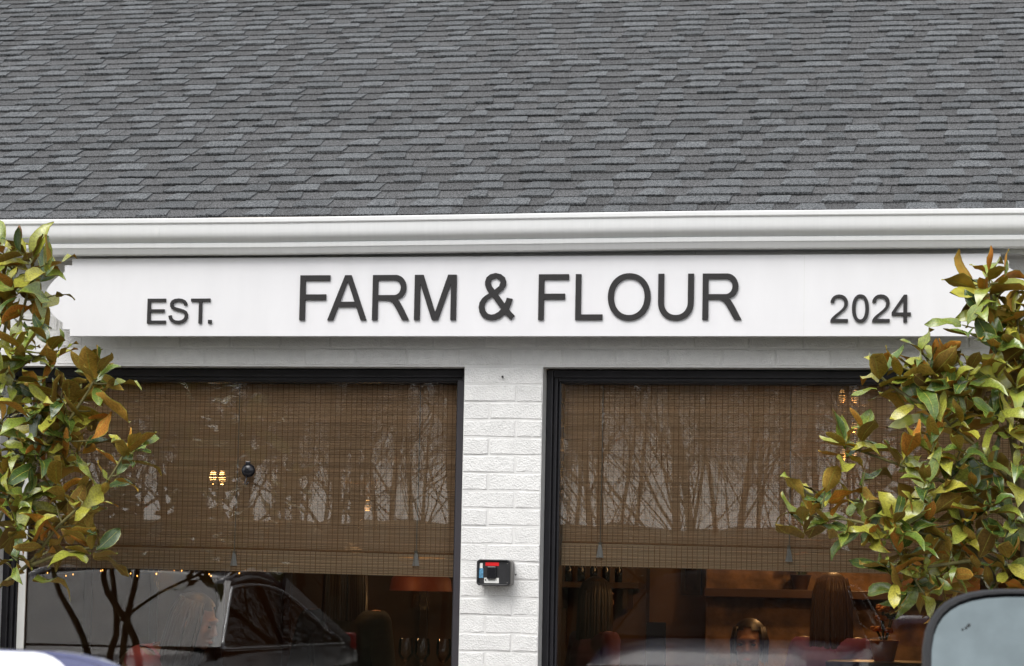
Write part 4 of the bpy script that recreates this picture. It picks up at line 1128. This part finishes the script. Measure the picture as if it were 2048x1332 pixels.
YR = -.8
rbv = at(2060, 1250, YR); rbase = (rbv.x, YR, .36)
def D_(px, py, dy=0, n=7, s=1): return (px, py, YR + dy, n, s)
right_clusters = [D_(1975, 545, 0, 9), D_(1945, 570, 0, 5), D_(2010, 560, 0, 6), D_(1960, 620, -.05, 5), D_(1925, 650, -.1, 5), D_(1990, 640, 0, 8), D_(2030, 620, 0, 8), D_(1985, 690, -.05, 6), D_(2035, 700, 0, 8),
    D_(1760, 740, -.1, 8), D_(1800, 735, -.1, 6), D_(1835, 730, -.1, 7), D_(1870, 720, -.05, 8), D_(1900, 730, -.1, 6), D_(1940, 740, -.1, 7), D_(1905, 770, -.12, 6), D_(1850, 770, -.1, 6), D_(1990, 750, -.05, 6), D_(2035, 770, -.05, 7),
    D_(1830, 810, -.1, 4), D_(1885, 820, -.12, 7), D_(1935, 820, -.12, 6), D_(1985, 830, -.1, 6), D_(2030, 850, -.1, 7), D_(1690, 880, -.15, 8), D_(1725, 860, -.15, 5), D_(1730, 940, -.15, 3),
    D_(1820, 900, -.15, 7), D_(1870, 880, -.12, 7), D_(1920, 900, -.15, 7), D_(1980, 920, -.1, 6), D_(2035, 930, -.1, 7), D_(1850, 960, -.2, 7), D_(1900, 960, -.12, 7), D_(1950, 970, -.12, 6),
    D_(1625, 1000, -.2, 7), D_(1650, 985, -.2, 5), D_(1605, 1030, -.2, 5), D_(1660, 1030, -.2, 4), D_(1700, 1010, -.15, 3), D_(1745, 1020, -.18, 7), D_(1790, 1040, -.25, 9), D_(1830, 1030, -.2, 6), D_(1870, 1020, -.15, 7), D_(1925, 1040, -.15, 6), D_(1985, 1010, -.15, 8), D_(2030, 1040, -.1, 7),
    D_(1700, 1060, -.2, 5), D_(1745, 1075, -.2, 6), D_(1800, 1090, -.2, 7), D_(1850, 1090, -.15, 6), D_(1900, 1100, -.12, 5), D_(1960, 1100, -.1, 7), D_(2020, 1110, -.1, 7), D_(1810, 1140, -.15, 6), D_(1860, 1150, -.15, 6), D_(1910, 1150, -.1, 4), D_(1770, 1130, -.2, 4), D_(1980, 1160, 0, 5), D_(2035, 1170, 0, 5), D_(1790, 1175, -.15, 4), D_(1850, 1190, -.15, 4),
    D_(2080, 600), D_(2090, 720), D_(2100, 840), D_(2090, 960), D_(2100, 1080), D_(2150, 780), D_(2160, 980), D_(2140, 1150)]
right_clusters += fill([(600, 1960, 2060), (720, 1900, 2090), (760, 1830, 2090), (850, 1860, 2090), (950, 1850, 2090), (1050, 1760, 2090), (1120, 1800, 2090), (1190, 1850, 2090)], 30, -.8, -.5, 5)
rbr = [[(2040, 1000, -.8), (2010, 800, -.8), (1998, 740, -.8), (1990, 680, -.8), (1985, 620, -.8), (1978, 560, -.8)],
       [(2010, 830, -.8), (1950, 800, -.84), (1880, 770, -.88), (1820, 740, -.9), (1790, 730, -.9)],
       [(1880, 830, -.86), (1810, 790, -.9), (1775, 765, -.9), (1758, 750, -.9)],
       [(2040, 980, -.8), (1960, 900, -.85), (1900, 850, -.88), (1860, 800, -.88)],
       [(2050, 1060, -.8), (1960, 1000, -.88), (1880, 960, -.9), (1800, 930, -.93), (1730, 905, -.95), (1690, 890, -.95)],
       [(2050, 1150, -.8), (1950, 1100, -.9), (1860, 1070, -.95), (1780, 1060, -1), (1700, 1040, -1), (1640, 1035, -1), (1615, 1025, -1)],
       [(1860, 1070, -.95), (1800, 1030, -.98), (1760, 1010, -.98), (1700, 1000, -.95)],
       [(1950, 1120, -.9), (1880, 1130, -.92), (1820, 1140, -.94)],
       [(2045, 900, -.8), (2040, 760, -.78), (2035, 640, -.78)]]
magnolia('leafy yellow green magnolia at the right edge, covering the end of the sign', rbase,
         [[Vector((rbv.x, YR, 1.2)), at(2050, 1150, -.8), at(2040, 950, -.8), at(2012, 800, -.8)],
          [Vector((rbv.x + .08, YR + .05, 1.2)), at(2090, 1100, -.75), at(2070, 900, -.72), at(2060, 700, -.75)],
          [Vector((rbv.x - .06, YR - .04, 1.1)), at(1990, 1180, -.8), at(1950, 1100, -.88), at(1900, 960, -.88)]], rbr, right_clusters, 33, YR, .142)
# seed cone bud near the tip of the left tree
c = at(38, 470, -.77)
tag(MB().lathe(c, [(.003, -.035), (.011, -.02), (.013, 0), (.010, .02), (.003, .036)], 10).build('seed_cone', M['bud'], smooth=True), 'small brown seed cone at the top of the left magnolia', 'seed cone')

# ------------------------------------------------------------------ bare trees across the lot (the panes mirror them)
def bare_tree(seed, h, r):
    rr = random.Random(seed); tr, cr = MB(), MB()
    def grow(p, d, L, rad, depth):
        n = 5 if depth < 2 else 3; pts = [p]; q = p; dd = d
        for i in range(n):
            dd = (dd + Vector((rr.uniform(-1, 1), rr.uniform(-1, 1), rr.uniform(-.4, .9))) * (.10 if depth == 0 else .22)).normalized()
            q = q + dd * L / n; pts.append(q)
        rads = [rad * (1 - .5 * i / n) for i in range(n + 1)]
        (tr if depth == 0 else cr).tube(pts, rads, 7 if depth == 0 else (5 if depth == 1 else 3), cap=False)
        if depth >= 4: return
        kids = (16, 8, 5, 3)[depth]
        for k in range(kids):
            t = rr.uniform(.10 if depth == 0 else .2, 1); i = min(n - 1, int(t * n)); b = pts[i].lerp(pts[i + 1], t * n - i)
            o = Vector((rr.uniform(-1, 1), rr.uniform(-1, 1), rr.uniform(-.1, .9))).normalized()
            grow(b, (dd * .55 + o).normalized(), L * rr.uniform(.42, .66), max(.004, rads[i] * rr.uniform(.22, .45)), depth + 1)
    grow(Vector((0, 0, -.2)), Vector((rr.uniform(-.06, .06), rr.uniform(-.06, .06), 1)), h, r, 0)
    return tr.mesh('trunk', M['bark'], True), cr.mesh('crown', M['bark'])
BT = [bare_tree(100 + i, random.uniform(8, 12), random.uniform(.045, .095)) for i in range(7)]
rb = random.Random(5)
spots = []
while len(spots) < 150:
    x, y = rb.uniform(-28, 3), rb.uniform(-60, -27)
    if all((x - a) ** 2 + (y - b) ** 2 > 1.3 for a, b in spots): spots.append((x, y))
for x, y in spots:
    k = rb.randrange(len(BT)); z = .25 if y > -27 else .2 + 3.2 * ((-27 - y) / 40) ** .6 - .15
    t = thing('bare_tree', 'leafless tree of the wood whose image shows in the window panes', 'tree', (x, y, z), rb.uniform(0, 6.28), 'bare trees mirrored in the windows')
    s = rb.uniform(.8, 1.25) if rb.random() < .38 else rb.uniform(.35, .65); t.scale = (s, s, s * rb.uniform(.9, 1.2))
    obj('trunk', BT[k][0], t, (0, 0, 0)); obj('crown', BT[k][1], t, (0, 0, 0))
# ------------------------------------------------------------------ vehicles
def car(name, label, cat, loc, paint, P, rotz=0):
    """vehicle facing +Y, origin on the ground at its middle. P: dimensions"""
    t = thing(name, label, cat, loc, rotz)
    Lh, Wh = P['L'] / 2, P['W'] / 2
    def add(m, nm, mat, par=t, smooth=False): return obj(nm, m.mesh(nm, mat, smooth), par, (0, 0, 0))
    # lower body: stations (y, half width, z of shoulder, z of centre top)
    st = P['body']; ring = []; m = MB(); n = 0
    for (y, hw, zs, zc) in st:
        zb_ = .30
        half = [(hw * .86, zb_), (hw * .97, zb_ + .08), (hw, zb_ + .3), (hw * .995, zs - .18), (hw * .965, zs - .06), (hw * .90, zs), (hw * .55, zc - .004), (0, zc)]
        pts = half + [(-x, z) for x, z in half[-2::-1]]; n = len(pts); m.v += [(x, y, z) for x, z in pts]
    for i in range(len(st) - 1):
        for k in range(n): m.f.append((i * n + k, i * n + (k + 1) % n, (i + 1) * n + (k + 1) % n, (i + 1) * n + k)); m.mi.append(0)
    m.f += [tuple(range(n))[::-1], tuple((len(st) - 1) * n + k for k in range(n))]; m.mi += [0, 0]
    add(m, 'body', paint, smooth=38)
    # cabin: belt loop and roof loop
    zb_, zr = P['belt'], P['H']; (ya, yb, yc, yd) = P['cabin']     # rear belt, rear roof, front roof, front belt
    wb, wr = Wh * .93, Wh * P.get('tumble', .72)
    ys = [0, .18, .4, .6, .82, 1]; rf = MB(); cols = 9; rws = []
    for u in ys:
        y = yb + (yc - yb) * u; crown = .075 * math.sin(math.pi * u) ** .8 - .035
        rws.append([(wr * (2 * j / (cols - 1) - 1), y, zr - .05 * (abs(2 * j / (cols - 1) - 1) ** 3) + crown - .03) for j in range(cols)])
    for r_ in rws: rf.v += r_
    for i in range(len(ys) - 1):
        for j in range(cols - 1): a = i * cols + j; rf.f.append((a, a + 1, a + cols + 1, a + cols)); rf.mi.append(0)
    ro = add(rf, 'roof', P.get('roof_mat', paint), smooth=True); so = ro.modifiers.new('thick', 'SOLIDIFY'); so.thickness = .035
    # pillars
    fr, rrp = rws[-1], rws[0]
    def lerp(a, b, u): return Vector(a).lerp(Vector(b), u)
    for s in (-1, 1):
        e = 0 if s < 0 else -1
        rp0, rp1 = Vector(rrp[e]), Vector(fr[e]); b0, b1 = Vector((s * wb, ya, zb_ - .03)), Vector((s * wb, yd, zb_ - .03))
        for pa, pb, w_ in ((b1, rp1, .07), (b0, rp0, .13), (lerp(b0, b1, .52), lerp(rp0, rp1, .42), .09)):
            MBp = MB().bar(pa, pb, w_, .05, up=(s, 0, 0)); add(MBp, 'pillar', P.get('pillar', paint) if w_ != .09 else M['black_plastic'])
        # side glass, rear and front lights divided at the middle pillar
        def on(u, v): return lerp(lerp(b0, b1, u), lerp(rp0, rp1, u), v) + Vector((s * .012, 0, 0))
        for (u0, u1) in ((.04, .52), (.55, .985)):
            g = MB(); k = 6
            for i in range(k + 1):
                u = u0 + (u1 - u0) * i / k
                top = .95
                g.v += [tuple(on(u, .06)), tuple(on(u, top))]
            for i in range(k): g.f.append((2 * i, 2 * i + 2, 2 * i + 3, 2 * i + 1)); g.mi.append(0)
            add(g, 'side_window', P.get('glass', M['car_glass']))
        tr = smooth_path([on(.03, .05), on(.35, .05), on(.7, .05), on(.97, .05), on(.992, .12), on(.992, .5), on(.985, .88), on(.95, .97), on(.7, 1.02), on(.4, 1.02), on(.15, .95), on(.05, .7), on(.03, .05)], 3)
        add(MB().tube([p + Vector((s * .008, 0, 0)) for p in tr], .016, 6), 'chrome_trim', M['chrome'], smooth=True)
    if P.get('rails'):
        for s in (-1, 1):
            rw = [Vector(r_[0 if s < 0 else -1]) + Vector((-s * .03, 0, .03)) for r_ in rws]
            add(MB().tube([rw[0] + Vector((0, -.35, -.14)), rw[0] + Vector((0, -.12, -.03))] + rw + [rw[-1] + Vector((0, .1, -.03))], .022, 8), 'roof_rail', M['rail'], smooth=True)
    for nm, row, y0 in (('windscreen', fr, yd), ('rear_window', rrp, ya)):
        g = MB(); k = 8
        for i in range(k + 1):
            u = 2 * i / k - 1; bow = .10 * (1 - u * u) * (1 if nm == 'windscreen' else -1)
            g.v.append((u * wb * .97, y0 + bow, zb_)); tp = lerp(row[0], row[-1], i / k); g.v.append((tp.x * .97, tp.y, zr - .05 * abs(u) ** 3 - .035))
        for i in range(k): g.f.append((2 * i, 2 * i + 2, 2 * i + 3, 2 * i + 1)); g.mi.append(0)
        add(g, nm, P.get('glass', M['car_glass']), smooth=True)
    # seats and dashboard
    for s in (-.4, .4):
        add(MB().box(s * Wh * 2 * .5 - .22, s * Wh * 2 * .5 + .22, yd - 1.45, yd - 1.30, .7, 1.16), 'seat', M['seat_dark'])
    add(MB().box(-wb * .9, wb * .9, yd - .55, yd - .15, zb_ - .15, zb_ - .03), 'dashboard', M['seat_dark'])
    # wheels
    for sx in (-1, 1):
        for y in P['axles']:
            c = (sx * (Wh - .13), y, .36)
            w = add(MB().lathe(c, [(.2, -.11), (.33, -.115), (.36, -.09), (.36, .09), (.33, .115), (.2, .11)], 28, 'X'), 'wheel', M['tyre'], smooth=40)
            r = MB().lathe((c[0] + sx * .1, c[1], c[2]), [(.23, 0), (.22, sx * .012), (.05, sx * .004), (.03, sx * .016)], 20, 'X')
            for k in range(5):
                a = k * 1.2566; r.bar((c[0] + sx * .112, y, .36), (c[0] + sx * .112, y + .21 * math.cos(a), .36 + .21 * math.sin(a)), .05, .02, up=(1, 0, 0))
            add(r, 'rim', M['rim'], w)
            add(MB().lathe((sx * (Wh - .004), y, .36), [(.43, -.02), (.43, .006), (.37, .008), (.37, -.02)], 28, 'X', caps=False), 'wheel_arch', M['black_plastic'], smooth=40)
    yf = Lh - .02
    for s in (-1, 1):
        bevel(add(MB().box(s * Wh * .66 - .2, s * Wh * .66 + .2, yf - .16, yf + .012, .72, .86), 'headlight', M['lamp_lens']), .02)
        bevel(add(MB().box(s * Wh * .75 - .13, s * Wh * .75 + .13, -yf - .012, -yf + .1, .8, 1.0), 'tail_light', M['red']), .02)
    g = add(MB().box(-Wh * .42, Wh * .42, yf - .05, yf + .010, .55, .84), 'grille', M['black_plastic'])
    for k in range(4): add(MB().box(-Wh * .41, Wh * .41, yf + .0105, yf + .018, .59 + k * .06, .61 + k * .06), 'grille_bar', M['chrome'], g)
    add(MB().box(-Wh * .93, Wh * .93, yf - .1, yf + .02, .32, .5), 'bumper', M['black_plastic'])
    return t
def door_mirror(t, pts_c, wdt, hgt, s, paint, gm, tilt, rad=.06, deep=.10, lean=0, wide_rim=0):
    """housing with rounded outline facing -Y; pts_c = local centre; s = +1 right side, -1 left side of the vehicle"""
    cx, cy, cz = pts_c
    out = [(x * wdt / 2, z * hgt / 2) for x, z in arc(0, 0, 1, 1, 0, 360, 40, .55)[:-1]]
    m = MB(); n = len(out)
    rings = ((.86, deep), (.97, deep * .62), (1.0, deep * .25), (1.0, .0), (.975, -.006), (.95, -.006), (.935, .0), (.93, .010))
    for sc, y in rings:
        k = (wdt + hgt) / 4 * (1 - sc)
        m.v += [(x - math.copysign(min(abs(x), k), x), y, z - math.copysign(min(abs(z), k), z)) for x, z in out]
    for i in range(len(rings) - 1):
        for k in range(n): m.f.append((i * n + k, i * n + (k + 1) % n, (i + 1) * n + (k + 1) % n, (i + 1) * n + k)); m.mi.append(0)
    m.f.append(tuple(range(n))); m.mi.append(0)
    h = obj('door_mirror', m.mesh('door_mirror', paint, 35), t, (cx, cy, cz)); h.rotation_euler = (lean, 0, tilt)
    k = (wdt + hgt) / 4 * .066
    g = MB()
    if wide_rim:
        m2 = poly_prism(rrect(-wdt / 2 + .005, wdt / 2 - wide_rim, -hgt / 2 + .005, hgt / 2 - .006, .05, 8), [], .003); m2.v = [(x, y - .0065, z) for x, y, z in m2.v]
        obj('mirror_glass', m2.mesh('mirror_glass', gm), h, (0, 0, 0))
        m3 = poly_prism([(x * .93, z * .93) for x, z in out], [], .002); m3.v = [(x, y - .004, z) for x, y, z in m3.v]; obj('mirror_back', m3.mesh('mirror_back', paint), h, (0, 0, 0))
        return h
    g.v = [(x - math.copysign(min(abs(x), k), x), .004, z - math.copysign(min(abs(z), k), z)) for x, z in out]; g.f = [tuple(range(n))]; g.mi = [0]
    obj('mirror_glass', g.mesh('mirror_glass', gm), h, (0, 0, 0))
    obj('mirror_arm', MB().bar((-s * wdt * .3, deep * .5, -hgt * .1), (-s * (wdt * .5 + .16), deep * .9, -hgt * .3), .05, .07).mesh('mirror_arm', M['black_plastic']), h, (0, 0, 0))
    return h

GZ = .25
SEDAN = dict(L=4.78, W=1.86, H=1.42, belt=.94, cabin=(-1.95, -1.0, .25, 1.05), axles=(-1.42, 1.42), tumble=.72, rails=True,
           body=[(-2.39, .74, .74, .76), (-2.33, .87, .93, .95), (-1.95, .92, .96, .98), (-1.0, .93, .95, .95), (.5, .93, .93, .93), (1.05, .93, .91, .94), (1.6, .92, .85, .91), (2.1, .88, .77, .84), (2.33, .80, .66, .75), (2.39, .68, .52, .60)])
HATCH = dict(L=4.45, W=1.84, H=1.50, belt=1.03, cabin=(-1.95, -1.45, .30, 1.0), axles=(-1.32, 1.36), tumble=.72, glass=M['car_glass_dark'], pillar=M['black_roof'], roof_mat=M['black_roof'],
           body=[(-2.22, .76, .80, .82), (-2.16, .87, 1.00, 1.02), (-1.9, .91, 1.04, 1.04), (-1.0, .92, 1.03, 1.03), (.5, .92, 1.02, 1.02), (1.0, .92, 1.0, 1.03), (1.5, .91, .95, 1.0), (1.95, .87, .88, .95), (2.15, .80, .78, .86), (2.22, .68, .60, .68)])
sedan = car('parked_car', 'dark grey car mirrored in the left window pane', 'car', (-3.62, -6.05, GZ), M['car_black'], SEDAN)
# blue car whose right door mirror pokes into the lower left corner
gR = at(122, 1332, -7.95); top = at(60, 1297, -7.95)
wM, hM = .30, .20
mc = Vector((gR.x - .13 + .058, -7.95, top.z - hM / 2 + .006))
lp = Vector((mc.x - wM / 2 - .12 - .92, -7.95 - .85, GZ))
blue = car('parked_car', 'blue car whose pale door mirror shows in the lower left corner', 'car', tuple(lp), M['car_blue'], HATCH)
door_mirror(blue, tuple(mc - lp), wM, hM, 1, M['car_blue'], M['mirror_l'], R_(-10), lean=R_(-22), wide_rim=.064)
# dark car on the right
wM2, hM2 = .27, .20
tl = at(1848, 1240, -7.0); tt = at(2000, 1174, -7.0)
mc2 = Vector((tl.x + wM2 / 2, -7.0, tt.z - hM2 / 2))
rp2 = Vector((mc2.x + wM2 / 2 + .12 + .92, -7.0 - .85, GZ))
dark = car('parked_car', 'dark car whose door mirror shows in the lower right corner', 'car', tuple(rp2), M['car_navy'], HATCH)
dm = door_mirror(dark, tuple(mc2 - rp2), wM2, hM2, -1, M['black_matte'], M['mirror'], R_(9), lean=R_(-10))
# blind spot icon etched in the outer upper corner of the glass
for dx, dz, r in ((0, 0, .0014), (.003, .003, .0018), (-.004, -.002, .0012)):
    obj('warning_icon', MB().lathe((-wM2 / 2 + .048 + dx, .0025, hM2 / 2 - .045 + dz), [(r, 0), (r, .0006)], 10, 'Y').mesh('warning_icon', M['black_matte']), dm, (0, 0, 0))
